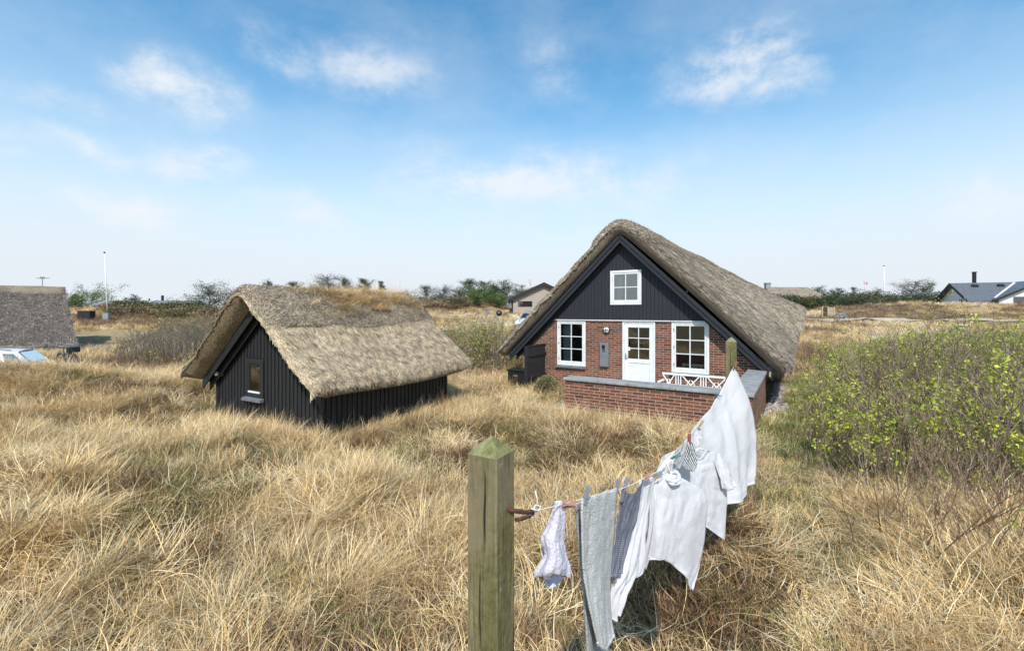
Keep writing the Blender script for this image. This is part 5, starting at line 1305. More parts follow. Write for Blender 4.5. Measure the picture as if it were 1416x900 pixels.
# ================================================================ cars
def car(name, loc, rz, paint, label):
    root = empty(name, loc, rz, label, 'car')
    # stations along x (rear at +x): x, half width, sill z, shoulder z ; greenhouse handled separately
    st = [(-2.2, .62, .42, .58), (-2.1, .76, .30, .70), (-1.5, .86, .24, .86), (-.9, .89, .22, .93), (0, .90, .22, .96), (1.0, .90, .22, .98), (1.7, .87, .25, .99), (2.12, .80, .32, .96), (2.22, .72, .42, .86)]
    V = []; 
    for (x_, w_, z0, z1) in st:
        for (yy, zz) in ((-w_*.9, z0), (-w_, z0+.15), (-w_*1.01, (z0+z1)/2), (-w_*.96, z1-.06), (-w_*.86, z1), (0, z1+.03), (w_*.86, z1), (w_*.96, z1-.06), (w_*1.01, (z0+z1)/2), (w_, z0+.15), (w_*.9, z0)): V.append((x_, yy, zz))
    n_ = 11; fs = []
    for i in range(len(st)-1):
        for j in range(n_): fs.append((i*n_+j, i*n_+(j+1) % n_, (i+1)*n_+(j+1) % n_, (i+1)*n_+j))
    fs += [tuple(range(n_)), tuple((len(st)-1)*n_+j for j in range(n_))[::-1]]
    body = MB().add(V, fs).build('body', M[paint], root, True)
    # cabin: lower ring at shoulder, upper ring at roof
    lo_ = [(-1.15, .76, .95), (-.45, .80, .98), (.45, .80, .99), (1.3, .78, 1.0), (2.0, .70, .98)]
    hi_ = [(-.42, .58, 1.40), (-.1, .61, 1.45), (.5, .62, 1.46), (1.2, .60, 1.44), (1.62, .55, 1.39)]
    V = []; fs = []
    for (a, b) in zip(lo_, hi_):
        V += [(a[0], -a[1], a[2]), (b[0], -b[1], b[2]-.03), (b[0], -b[1]*.88, b[2]+.005), (b[0], 0, b[2]+.03), (b[0], b[1]*.88, b[2]+.005), (b[0], b[1], b[2]-.03), (a[0], a[1], a[2])]
    for i in range(4):
        for j in range(6): fs.append((i*7+j, i*7+j+1, (i+1)*7+j+1, (i+1)*7+j))
    fs += [tuple(range(7)), tuple(28+j for j in range(7))[::-1]]
    MB().add(V, fs).build('cabin', M[paint], root, True)
    def q(a, b, t, s, off):      # point on the cabin side panel between stations
        lo1, hi1 = lo_[a], hi_[a]; lo2, hi2 = lo_[a+1], hi_[a+1]
        x_ = (lo1[0]*(1-t)+lo2[0]*t)*(1-s)+(hi1[0]*(1-t)+hi2[0]*t)*s
        y_ = (lo1[1]*(1-t)+lo2[1]*t)*(1-s)+(hi1[1]*(1-t)+hi2[1]*t)*s+off
        z_ = (lo1[2]*(1-t)+lo2[2]*t)*(1-s)+((hi1[2]-.03)*(1-t)+(hi2[2]-.03)*t)*s
        return (x_, b*y_, z_)
    for sd in (-1, 1):
        for (a, t0, t1) in ((0, .45, .97), (1, .05, .95), (2, .05, .97), (3, .1, .75)):
            B = MB(); p1 = [q(a, sd, t0, .1, .012), q(a, sd, t1, .1, .012), q(a, sd, t1 if a < 3 else t1-.1, .84, .012), q(a, sd, t0+(.12 if a == 0 else 0), .84, .012)]
            p2 = [(x_, y_-sd*.03, z_) for x_, y_, z_ in p1]
            B.add(p1+p2, [(0, 1, 2, 3), (7, 6, 5, 4), (0, 4, 5, 1), (1, 5, 6, 2), (2, 6, 7, 3), (3, 7, 4, 0)]); B.build('side_window', M['glass_tint'], root)
    for (a, b, nm, off) in ((lo_[0], hi_[0], 'windscreen', -.015), (lo_[4], hi_[4], 'rear_window', .015)):
        p1 = []
        for s_, w_ in ((.1, .92), (.1, -.92), (.92, -.95), (.92, .95)):
            p1.append((a[0]*(1-s_)+b[0]*s_+off, (a[1]*(1-s_)+b[1]*s_)*w_, a[2]*(1-s_)+b[2]*s_-.01+abs(off)*.4))
        p2 = [(x_-off*1.5, y_, z_) for x_, y_, z_ in p1]
        MB().add(p1+p2, [(0, 1, 2, 3), (7, 6, 5, 4), (0, 4, 5, 1), (1, 5, 6, 2), (2, 6, 7, 3), (3, 7, 4, 0)]).build(nm, M['glass_tint'], root)
    for sx in (-1.35, 1.35):
        for sd in (-1, 1):
            B = MB(); y0 = sd*.80; B.lathe([(.19, -.0), (.31, .0), (.33, .03), (.33, .17), (.31, .2), (.19, .2)], (sx, y0-.1, .33), 'y', 22); wh = B.build('wheel', M['tyre'], root, True)
            B = MB(); B.lathe([(0, .03), (.2, .03), (.2, .16), (0, .16)], (sx, y0-.1, .33), 'y', 10); B.build('rim', M['steel'], wh)
    for sd in (-1, 1):
        B = MB(); B.box(2.06, 2.2, sd*.62-.12, sd*.62+.12, .72, .92, .02); B.build('tail_light', M['red'], root)
        B = MB(); B.box(-2.16, -2.05, sd*.55-.14, sd*.55+.14, .56, .68, .02); B.build('headlight', M['lampglass'], root)
        B = MB(); B.box(-.78, -.62, sd*.93-.08, sd*.93+.08, .98, 1.10, .02); B.build('mirror', M[paint], root)
        B = MB(); B.tube([(-.1, sd*.58, 1.49), (.3, sd*.59, 1.52), (1.1, sd*.57, 1.50), (1.45, sd*.55, 1.44)], .014, 6); B.build('roof_rail', M['black_plastic'], root)
    B = MB(); B.box(2.205, 2.235, -.26, .26, .52, .63); B.build('number_plate', M['white'], root)
    return root
car('parked_car', (-18.9, 15.2, -.40), R(28), 'paint_silver', 'silver estate car at the left edge, half hidden by dune grass')
car('parked_car', at2(736, 35), R(70), 'paint_white', 'white car parked between the grey barn and the big thatched roof')

# ================================================================ bicycles
def bicycle(name, loc, rz, paint, label, scale=1.0, lean=0.0, basket=False):
    root = empty(name, loc, rz, label, 'bicycle'); root.scale = (scale,)*3; root.rotation_euler = (lean, 0, rz)
    for x_ in (-.52, .52):
        B = MB(); B.tube([(x_+.335*math.cos(a), 0, .345+.335*math.sin(a)) for a in np.linspace(0, 2*np.pi, 29)[:-1]], .019, 6, True); wh = B.build('wheel', M['tyre'], root)
        B = MB()
        for k in range(14):
            a = k*2*math.pi/14; B.tube([(x_, .0, .345), (x_+.32*math.cos(a), 0, .345+.32*math.sin(a))], .0022, 3, caps=False)
        B.tube([(x_, -.05, .345), (x_, .05, .345)], .02, 8); B.build('spokes', M['steel'], wh)
        B = MB(); B.tube([(x_+.37*math.cos(a), 0, .345+.37*math.sin(a)) for a in np.linspace(.3, 2.6, 12)], .012, 5); B.build('mudguard', M[paint], root)
    B = MB(); bb = (-.08, 0, .30); st_ = (-.22, 0, .78); hd = (.34, 0, .82); hb_ = (.38, 0, .64)
    B.tube([bb, st_], .017, 8).tube([bb, hb_], .019, 8).tube([(-.19, 0, .66), (.35, 0, .78)], .016, 8).tube([hd, hb_], .02, 8)
    for s_ in (-.05, .05): B.tube([(-.52, s_, .345), (bb[0], s_*.5, bb[2])], .01, 6).tube([(-.52, s_, .345), (-.2, s_*.4, .70)], .008, 6).tube([(.52, s_, .345), (.46, s_, .45), (.385, s_*.6, .66)], .011, 6)
    B.build('frame', M[paint], root)
    B = MB(); B.tube([(.34, 0, .82), (.32, 0, .98)], .014, 8).tube([(.18, -.29, 1.0), (.30, -.2, 1.02), (.34, 0, 1.0), (.30, .2, 1.02), (.18, .29, 1.0)], .012, 8); hbr = B.build('handlebar', M['steel'], root)
    for s_ in (-1, 1): B = MB(); B.tube([(.10, s_*.31, .99), (.20, s_*.28, 1.0)], .018, 8); B.build('grip', M['black_plastic'], hbr)
    B = MB(); B.tube([(-.22, 0, .76), (-.25, 0, .90)], .013, 8); B.add([(-.38, -.09, .90), (-.38, .09, .90), (-.12, .03, .92), (-.12, -.03, .92), (-.38, -.08, .95), (-.38, .08, .95), (-.12, .02, .945), (-.12, -.02, .945)], [(0, 3, 2, 1), (4, 5, 6, 7), (0, 1, 5, 4), (1, 2, 6, 5), (2, 3, 7, 6), (3, 0, 4, 7)]); B.build('saddle', M['black_plastic'], root)
    B = MB(); B.box(-.75, -.35, -.07, -.055, .72, .735).box(-.75, -.35, .055, .07, .72, .735)
    for k in range(4): B.box(-.74+k*.12, -.725+k*.12, -.055, .055, .722, .733)
    B.tube([(-.7, .06, .72), (-.53, .06, .36)], .006, 5).tube([(-.7, -.06, .72), (-.53, -.06, .36)], .006, 5); B.build('carrier', M['steel'], root)
    B = MB(); B.lathe([(0, .03), (.09, .03), (.09, .038), (0, .038)], (-.08, 0, .30), 'y', 18); B.tube([(-.08, .05, .30), (-.0, .06, .16)], .009, 6).tube([(-.08, -.05, .30), (-.16, -.06, .44)], .009, 6)
    B.tube([(-.52, .034, .385), (-.08, .034, .388)], .006, 4).tube([(-.52, .034, .305), (-.08, .034, .212)], .006, 4); B.build('chainset', M['steel'], root)
    if basket: B = MB(); B.box(.40, .66, -.16, .16, .78, .98, .01); B.build('basket', M['black_plastic'], root)
    return root
b_ = at2(1164, 45.5); bicycle('bicycle', b_+Vector((0, 0, .18)), R(4), 'paint_blue', 'pale blue bicycle parked beside the sandy track on the right')
x_ = -16.6; bicycle('bicycle', (x_, 16.6, .12), R(-25), 'paint_black', 'nearer of two black bicycles standing behind the rear of the silver car', .98, .05, True)
x_ = -17.2; bicycle('bicycle', (x_, 17.3, .12), R(-40), 'paint_black', 'rear one of two black bicycles by the silver car, under the dark thatched roof', .98, -.05)
# ================================================================ clothesline posts
def post(name, c, rz, zt, label, side=.092, cat='post'):
    root = empty(name, (c[0], c[1], tz(c[0], c[1])-.3), rz, label, cat); H = zt-root.location.z; s = side/2
    # shaft as a subdivided, slightly weathered column
    V = []; nz = 40; g = np.random.default_rng(int(zt*100)); ring = []
    m_ = 5; b = .004
    for k in range(m_): t = -1+2*k/(m_-1); ring.append((t*(s-b), -s))
    for k in range(m_): t = -1+2*k/(m_-1); ring.append((s, t*(s-b)))
    for k in range(m_): t = 1-2*k/(m_-1); ring.append((t*(s-b), s))
    for k in range(m_): t = 1-2*k/(m_-1); ring.append((-s, t*(s-b)))
    nr = len(ring)
    for j in range(nz+1):
        z_ = H*j/nz
        for k, (x_, y_) in enumerate(ring):
            q = 1-.018*(vn(np.array([k*1.7]), np.array([z_*1.1]), 3)[0])-.02*(vn(np.array([k*5.1]), np.array([z_*.4]), 9)[0] > .8); V.append((x_*q, y_*q, z_))
    fs = [(j*nr+k, j*nr+(k+1) % nr, (j+1)*nr+(k+1) % nr, (j+1)*nr+k) for j in range(nz) for k in range(nr)]
    fs.append(tuple(range(nr))[::-1])
    MB().add(V, fs).build('shaft', M['post_wood'], root)
    B = MB(); vs = [(x_*.985, y_*.985, H+.0) for x_, y_ in ring]+[(x_*.5, y_*.5, H+.0235) for x_, y_ in ring]+[(.003, -.002, H+.044)]; n = nr
    fs = [(k, (k+1) % n, n+(k+1) % n, n+k) for k in range(n)]+[(n+k, n+(k+1) % n, 2*n) for k in range(n)]
    B.add(vs, fs).build('pointed_top', M['post_top'], root)
    return root
p1 = post('clothesline_post', (-.055, 1.168), R(-30), 2.03, 'big mossy square wooden post in the foreground with a pointed top')
LZ = lambda d: 1.2+(d-1.2)*.90
PF = P(1011, 467, 4.2); p2 = post('clothesline_post', (PF.x, PF.y), R(-30), PF.z-.035, 'farther mossy wooden post standing behind the white sheet')
def Q(px, py, d): return P(px, py, LZ(d))
# ---- hooks and line
B = MB(); c0 = P(697, 703, 1.15)
B.tube([c0, P(712, 706, 1.17), P(727, 708, 1.2), P(735, 707, 1.235), P(737, 709, 1.27), P(732, 713, 1.29), P(722, 717, 1.27), P(714, 718, 1.25)], .0058, 10)
hk = B.build('line_hook', M['rust'], None, True); tag(hk, 'rusty iron hook screwed into the near post holding the line', 'hook')
LN = [(733, 709, 1.27), (754, 703, 1.38), (775, 698, 1.47), (808, 689, 1.60), (858, 676, 1.91), (893, 660, 2.22), (925, 640, 2.56), (955, 602, 3.05), (975, 575, 3.5), (995, 547, 4.0), (1014, 506, 4.50)]
def crv(pts, n):
    """Catmull-Rom through control points (k, D) at n samples"""
    pts = np.asarray(pts, float); k = len(pts); t = np.linspace(0, k-1, n); i = np.clip(t.astype(int), 0, k-2); f = (t-i)
    ext = np.concatenate([[2*pts[0]-pts[1]], pts, [2*pts[-1]-pts[-2]]]); p0, p1_, p2_, p3 = ext[i], ext[i+1], ext[i+2], ext[i+3]
    sh = (n,)+(1,)*(pts.ndim-1); f = f.reshape(sh)
    return .5*((2*p1_)+(-p0+p2_)*f+(2*p0-5*p1_+4*p2_-p3)*f*f+(-p0+3*p1_-3*p2_+p3)*f**3)
lp = [Q(*p) for p in LN]; lp3 = crv([tuple(p) for p in lp], 60)
B = MB(); B.tube([Vector(p) for p in lp3], .0018, 6)
B.tube([lp[0], lp[0]+Vector((.008, 0, .012)), lp[0]+Vector((.012, 0, -.006)), lp[0]+Vector((0, 0, -.008)), lp[0]+Vector((.02, .01, .003))], .0022, 6)
B.tube([P(744, 702, 1.3), P(743, 690, 1.3), P(740, 678, 1.3)], .0016, 5)
B.tube([P(735, 703, 1.25), P(744, 706, 1.27), P(748, 700, 1.3), P(740, 698, 1.28), P(738, 706, 1.26)], .0022, 6)
M['cord'] = simple('white_cord', (.78, .77, .74), .7)
ln = B.build('clothesline', M['cord'], None, True); tag(ln, 'white cord strung between the two mossy posts and carrying the laundry', 'clothesline')
B = MB(); B.tube([P(1012, 507, 4.15), P(1014, 506, 4.10), P(1016, 508, 4.07), P(1014, 512, 4.08)], .005, 8)
tag(B.build('line_hook', M['rust'], None, True), 'small rusty hook on the farther post behind the sheet', 'hook')
# ---- cloth
def cloth_mat(name, col, trans=.35, weave=260, bmp=.5, rough=.85, pattern=None, c2=None):
    m, nt, b, out = newmat(name)
    uv = tex(nt, 'UV'); col_s = None
    if pattern == 'dots':
        v = N(nt, 'ShaderNodeTexVoronoi', {'Vector': uv, 'Scale': 110, 'Randomness': 0.0}); f = v.outputs['Distance']
        col_s = ramp(nt, f, [(.18, c2), (.26, col)], 'LINEAR')
    elif pattern == 'leaf':
        v = N(nt, 'ShaderNodeTexWave', {'Vector': mapping(nt, uv, (1, 1, 1), (0, 0, R(35))), 'Scale': 26, 'Distortion': 3, 'Detail': 1})
        col_s = ramp(nt, v.outputs['Fac'], [(.42, c2), (.5, col)])
    elif pattern == 'lace':
        v = N(nt, 'ShaderNodeTexVoronoi', {'Vector': uv, 'Scale': 90, 'Randomness': .6}); v2 = N(nt, 'ShaderNodeTexVoronoi', {'Vector': uv, 'Scale': 300})
        f = mix(nt, v.outputs['Color'], v2.outputs['Color'], .5)
        col_s = ramp(nt, v.outputs['Distance'], [(.15, c2), (.4, col)])
    elif pattern == 'terry':
        n_ = noise(nt, uv, 150, 3, .8); n2 = noise(nt, uv, 30, 3)
        col_s = mix(nt, ramp(nt, n_, [(.38, c2), (.6, col)]), ramp(nt, n2, [(.3, (.85, .85, .85)), (.7, (1, 1, 1))]), 1, 'MULTIPLY')
    if col_s is None: b.inputs['Base Color'].default_value = c4(col); t = N(nt, 'ShaderNodeBsdfTranslucent', {'Color': c4(col)})
    else: nt.links.new(col_s, b.inputs['Base Color']); t = N(nt, 'ShaderNodeBsdfTranslucent', {'Color': col_s})
    b.inputs['Roughness'].default_value = rough; b.inputs['Specular IOR Level'].default_value = .15
    h = noise(nt, uv, weave, 2, .5) if pattern != 'lace' else N(nt, 'ShaderNodeTexVoronoi', {'Vector': uv, 'Scale': 90, 'Randomness': .6}).outputs['Distance']
    h2 = noise(nt, uv, 14, 4, .6, .6); hh = N(nt, 'ShaderNodeMath', {0: h2, 1: 2.0, 2: h}, operation='MULTIPLY_ADD').outputs[0]
    bump(nt, b, hh, bmp, .006)
    mx = N(nt, 'ShaderNodeMixShader', {0: trans, 1: b.outputs[0], 2: t.outputs[0]}); nt.links.new(mx.outputs[0], out.inputs[0]); return m
M['c_white'] = cloth_mat('white_cotton', (.85, .83, .85), .35)
M['c_sheet'] = cloth_mat('white_sheet_cotton', (.88, .86, .86), .40)
M['c_tee'] = cloth_mat('white_jersey', (.80, .78, .80), .30)
M['c_towel'] = cloth_mat('grey_terry', (.82, .80, .77), .15, 140, .8, .95, 'terry', (.52, .51, .49))
M['c_towel2'] = cloth_mat('fluffy_terry', (.66, .67, .67), .05, 200, 1.0, .95, 'terry', (.24, .245, .25))
M['c_dots'] = cloth_mat('grey_patterned_cotton', (.16, .17, .22), .15, 200, .2, .9, 'dots', (.46, .46, .52))
M['c_leaf'] = cloth_mat('black_white_leaf_print', (.75, .75, .76), .15, 200, .2, .9, 'leaf', (.04, .04, .045))
M['c_lace'] = cloth_mat('lavender_lace', (.78, .74, .82), .3, 200, .45, .8, 'lace', (.62, .58, .67))
M['c_grey'] = cloth_mat('thin_grey_cotton', (.52, .50, .52), .3)
def cloth(name, rows, mat, parent=None, folds=(.01, 3, 0), nu=44, nv=60, th=.0016, seed=1, sway=.0, hem=0.0):
    """rows: control points (px, py, depth) from the line downwards; smoothed and given folds that run down the cloth"""
    C = np.array([[tuple(Q(*p)) for p in r] for r in rows])       # rows, cols, 3
    S = crv(C, nv); S = np.swapaxes(S, 0, 1); S = crv(S, nu)       # nu, nv, 3
    u_ = np.linspace(0, 1, nu)[:, None]; v_ = np.linspace(0, 1, nv)[None]
    amp, nf, ph = folds
    w_ = amp*(.25+.75*v_)*(np.sin((u_*nf+.25*np.sin(v_*3+seed)+ph)*2*np.pi)+.5*np.sin((u_*nf*2.3+v_*.7+ph)*2*np.pi))
    w_ = w_+amp*.9*(fbm(u_*5+seed*3+v_*0, v_*3+seed, seed, 3)-.5)*2
    du = np.gradient(S, axis=0); dv = np.gradient(S, axis=1); nn = np.cross(du, dv); nn /= np.linalg.norm(nn, axis=-1, keepdims=True)+1e-9
    cr = 1-np.abs(2*fbm(u_*7+seed+v_*2.5, v_*6-u_*2+seed, seed+9, 3)-1)*2; w_ = w_+.0045*min(1., amp/.006)*cr
    S = S+nn*w_[..., None]
    z_ = hem*(vn(u_*6+seed, u_*0, seed)-.5)*(v_ > .9)
    S[..., 2] += z_
    ul = np.cumsum(np.linalg.norm(np.diff(S, axis=0, prepend=S[:1]), axis=-1), axis=0); vl = np.cumsum(np.linalg.norm(np.diff(S, axis=1, prepend=S[:, :1]), axis=-1), axis=1)
    uv = np.stack([ul, vl], -1).reshape(-1, 2)
    i, j = np.meshgrid(np.arange(nu-1), np.arange(nv-1), indexing='ij'); i = i.ravel(); j = j.ravel()
    o = mesh_obj(name, S.reshape(-1, 3), np.stack([i*nv+j, (i+1)*nv+j, (i+1)*nv+j+1, i*nv+j+1], -1), M[mat], parent, True, uv=uv)
    md = o.modifiers.new('thickness', 'SOLIDIFY'); md.thickness = th; md.offset = 0
    if nv >= 50 and nu >= 36:
        k0 = nv-max(2, nv//26); Hs = S[:, k0:]; kk = Hs.shape[1]; i, j = np.meshgrid(np.arange(nu-1), np.arange(kk-1), indexing='ij'); i = i.ravel(); j = j.ravel()
        h = mesh_obj('hem', Hs.reshape(-1, 3), np.stack([i*kk+j, (i+1)*kk+j, (i+1)*kk+j+1, i*kk+j+1], -1), M[mat], o, True, uv=uv.reshape(nu, nv, 2)[:, k0:].reshape(-1, 2))
        md = h.modifiers.new('thickness', 'SOLIDIFY'); md.thickness = th+.0035; md.offset = 0
    return o
# lace underwear
un = empty('lace_underwear', Q(772, 700, 1.47), 0, 'small lavender white lace garment pegged nearest to the big post', 'underwear')
def under(o, root):
    o.parent = root; o.matrix_parent_inverse = Matrix.Translation(-Vector(root.location)); return o
d = 1.47
under(cloth('lace_panel', [[(768, 693, d), (776, 692, d+.01), (782, 697, d+.03)], [(763, 718, d), (771, 720, d-.01), (781, 722, d+.03)], [(748, 743, d), (765, 745, d-.03), (780, 748, d+.03)],
    [(753, 767, d), (767, 768, d-.04), (784, 766, d+.03)], [(739, 792, d), (762, 790, d-.05), (790, 784, d+.03)], [(743, 803, d), (760, 800, d-.03), (788, 794, d+.03)]], 'c_lace', None, (.003, 2.6, .1), 40, 48, .003, 2, hem=.035), un)
under(cloth('lining', [[(769, 696, d+.02), (776, 695, d+.03), (781, 699, d+.04)], [(752, 744, d+.04), (765, 748, d+.05), (778, 752, d+.05)], [(750, 790, d+.04), (764, 792, d+.05), (782, 790, d+.05)], [(755, 811, d+.02), (763, 813, d+.02), (772, 808, d+.03)]], 'c_lace', None, (.005, 2, .4), 20, 30, .002, 5), un)
# towel folded over the line
tw = empty('grey_towel', Q(830, 684, 1.75), 0, 'fluffy light grey towel folded over the line beside the lace garment', 'towel')
under(cloth('front_fold', [[(806, 690, 1.60), (830, 682, 1.74), (853, 675, 1.90)], [(805, 696, 1.57), (829, 688, 1.71), (852, 681, 1.87)], [(805, 740, 1.58), (828, 735, 1.70), (849, 735, 1.86)], [(807, 790, 1.60), (828, 795, 1.70), (844, 800, 1.84)],
    [(817, 845, 1.62), (832, 850, 1.70), (845, 850, 1.82)], [(829, 893, 1.66), (839, 899, 1.72), (848, 880, 1.80)]], 'c_towel', None, (.0028, 1.6, .2), 50, 80, .007, 3), tw)
under(cloth('back_fold', [[(798, 696, 1.62), (828, 685, 1.78), (852, 678, 1.93)], [(800, 740, 1.66), (826, 738, 1.80), (846, 735, 1.93)], [(805, 790, 1.68), (826, 795, 1.80), (842, 800, 1.90)], [(810, 850, 1.70), (828, 852, 1.80), (840, 855, 1.88)], [(813, 915, 1.72), (830, 918, 1.80), (840, 905, 1.86)]], 'c_towel2', None, (.004, 2.0, .5), 50, 80, .010, 4), tw)
# patterned top
pt = empty('patterned_top', Q(876, 676, 2.08), 0, 'dark blue grey garment with a fine pale pattern between towel and white shirts', 'shirt')
under(cloth('body', [[(861, 674, 1.97), (874, 682, 2.06), (890, 667, 2.17)], [(856, 708, 1.97), (868, 710, 2.05), (882, 704, 2.15)], [(849, 745, 1.97), (860, 748, 2.04), (871, 743, 2.12)], [(843, 797, 1.97), (851, 798, 2.02), (859, 792, 2.07)]], 'c_dots', None, (.006, 2.2, .3), 36, 50, .002, 6), pt)
under(cloth('strap', [[(862, 672, 1.96), (865, 671, 1.97)], [(860, 683, 1.96), (864, 683, 1.97)], [(858, 695, 1.96), (862, 695, 1.97)]], 'c_dots', None, (.001, 1, 0), 6, 12, .003, 7), pt)
# narrow white garment
nw = empty('white_undershirt', Q(896, 660, 2.25), 0, 'narrow white garment hanging askew between the patterned top and the long sleeved shirt', 'shirt')
under(cloth('body', [[(887, 664, 2.20), (896, 658, 2.26), (906, 660, 2.32)], [(884, 705, 2.19), (890, 700, 2.25), (898, 700, 2.31)], [(872, 745, 2.14), (882, 745, 2.20), (894, 745, 2.28)], [(857, 790, 2.10), (873, 792, 2.16), (891, 787, 2.26)],
    [(844, 818, 2.08), (860, 822, 2.12), (874, 806, 2.2)], [(843, 860, 2.08), (851, 853, 2.11), (862, 845, 2.16)]], 'c_white', None, (.012, 2.5, .15), 44, 70, .002, 8), nw)
# long sleeved shirt on a hanger
def hanger(px, py, d, w_, label, drop=.0):
    c = Q(px, py, d); B = MB()
    ax = Vector((.84, .54, 0))
    B.tube([c+Vector((.012, 0, -.012)), c+Vector((.018, 0, .002)), c+Vector((.010, 0, .016)), c+Vector((-.006, 0, .012)), c+Vector((-.012, 0, -.004)), c+Vector((-.004, 0, -.03)), c+Vector((0, 0, -.055))], .0035, 8)
    B.tube([c+Vector((0, 0, -.055))+ax*(-w_/2)+Vector((0, 0, -.05)), c+Vector((0, 0, -.06)), c+Vector((0, 0, -.055))+ax*(w_/2)+Vector((0, 0, -.05))], .0045, 8)
    tag(B.build('clothes_hanger', M['cord'], None, True), label, 'hanger')
hanger(926, 640, 2.50, .20, 'white plastic hanger carrying the long sleeved white shirt')
hanger(966, 607, 3.05, .26, 'white hanger carrying the short sleeved shirt behind')
ls = empty('long_sleeved_shirt', Q(928, 655, 2.5), 0, 'white long sleeved shirt with a soft collar on a hanger, hem blown outward', 'shirt')
under(cloth('body', [[(910, 663, 2.40), (920, 657, 2.44), (929, 656, 2.47), (938, 657, 2.50), (943, 662, 2.53)], [(903, 673, 2.38), (918, 668, 2.42), (934, 668, 2.46), (955, 672, 2.52), (973, 680, 2.60)], [(897, 695, 2.38), (915, 697, 2.40), (935, 700, 2.44), (956, 703, 2.50), (977, 706, 2.60)],
    [(895, 735, 2.38), (913, 737, 2.38), (932, 740, 2.42), (952, 742, 2.48), (973, 745, 2.60)], [(893, 768, 2.40), (912, 770, 2.38), (930, 775, 2.42), (947, 783, 2.48), (966, 783, 2.58)], [(893, 773, 2.40), (911, 774, 2.38), (929, 781, 2.42), (948, 799, 2.47), (956, 815, 2.52)]], 'c_white', None, (.006, 1.6, .45), 70, 80, .002, 10, hem=.006), ls)
under(cloth('back_panel', [[(912, 661, 2.50), (930, 655, 2.54), (942, 661, 2.58)], [(904, 675, 2.52), (935, 672, 2.58), (970, 682, 2.66)], [(898, 735, 2.54), (935, 738, 2.58), (968, 745, 2.68)], [(900, 766, 2.54), (930, 771, 2.58), (960, 778, 2.66)]], 'c_white', None, (.012, 2, .1), 40, 50, .002, 11), ls)
under(cloth('sleeve', [[(903, 671, 2.36), (911, 664, 2.36)], [(899, 692, 2.35), (908, 690, 2.34)], [(897, 730, 2.35), (905, 730, 2.33)], [(890, 770, 2.36), (899, 768, 2.34)], [(886, 786, 2.36), (893, 787, 2.35)]], 'c_white', None, (.008, 1.2, .3), 20, 60, .002, 12), ls)
under(cloth('sleeve', [[(958, 672, 2.62), (976, 683, 2.64)], [(960, 705, 2.60), (977, 710, 2.62)], [(958, 745, 2.60), (974, 750, 2.62)], [(955, 785, 2.58), (964, 795, 2.60)], [(952, 800, 2.56), (957, 817, 2.58)]], 'c_white', None, (.007, 1.3, .6), 20, 60, .002, 13), ls)
B = MB(); pts = [Q(928+11*math.cos(a), 659+5.5*math.sin(a)+2*math.sin(2*a), 2.47+.05*math.sin(-a)) for a in np.linspace(0, 2*np.pi, 25)[:-1]]
B.tube([p for p in pts], [.010+.003*math.sin(k*1.9) for k in range(24)], 8, True); B.tube([p+Vector((.004, 0, -.016)) for p in pts], [.008+.003*math.sin(k*1.3) for k in range(24)], 8, True); under(B.build('collar', M['c_white'], None, True), ls)
# t-shirt behind
ts = empty('short_sleeved_shirt', Q(964, 632, 3.05), 0, 'white short sleeved shirt on a hanger in front of the hanging sheet', 'shirt')
under(cloth('body', [[(916, 632, 2.85), (937, 622, 2.92), (957, 635, 2.96), (972, 636, 3.0), (985, 624, 3.06), (1003, 637, 3.15)], [(913, 650, 2.84), (935, 650, 2.88), (957, 655, 2.92), (972, 656, 2.97), (987, 655, 3.04), (1004, 660, 3.14)], [(920, 690, 2.84), (940, 692, 2.88), (960, 697, 2.92), (975, 698, 2.96), (990, 698, 3.02), (1004, 692, 3.12)],
    [(925, 716, 2.84), (940, 716, 2.88), (960, 721, 2.92), (977, 729, 2.96), (990, 738, 3.02), (1000, 747, 3.10)]], 'c_tee', None, (.007, 1.8, .2), 70, 60, .002, 15), ts)
under(cloth('sleeve', [[(985, 625, 3.05), (994, 628, 3.10), (1004, 637, 3.16)], [(992, 650, 3.04), (1003, 651, 3.07), (1014, 655, 3.16)], [(1001, 677, 3.04), (1010, 677, 3.06), (1021, 672, 3.14)]], 'c_tee', None, (.010, 1.3, .2), 26, 30, .002, 16), ts)
under(cloth('sleeve', [[(925, 627, 2.82), (938, 622, 2.84)], [(913, 640, 2.80), (929, 650, 2.80)], [(907, 653, 2.80), (921, 664, 2.80)]], 'c_tee', None, (.008, 1.2, .4), 22, 26, .002, 17), ts)
B = MB(); B.tube([Q(953+24*t, 622+13*math.sin(math.pi*t), 2.99+.06*t) for t in np.linspace(0, 1, 14)], .0045, 6); under(B.build('neckband', M['c_tee'], None, True), ts)
# leaf printed piece with its grey neighbour
lf = cloth('leaf_print_cloth', [[(949, 611, 2.72), (958, 611, 2.76)], [(944, 626, 2.72), (963, 628, 2.78)], [(942, 640, 2.72), (963, 643, 2.78)], [(950, 650, 2.74), (960, 652, 2.77)]], 'c_leaf', None, (.005, 1.4, .2), 24, 30, .002, 18)
tag(lf, 'small black and white leaf printed cloth under the red peg', 'cloth')
gy = cloth('thin_grey_cloth', [[(944, 613, 2.70), (951, 612, 2.72)], [(937, 631, 2.68), (947, 631, 2.70)], [(929, 652, 2.66), (942, 648, 2.70)]], 'c_grey', None, (.005, 1.4, .5), 20, 24, .002, 19)
tag(gy, 'thin grey cloth hanging just left of the leaf printed piece', 'cloth')
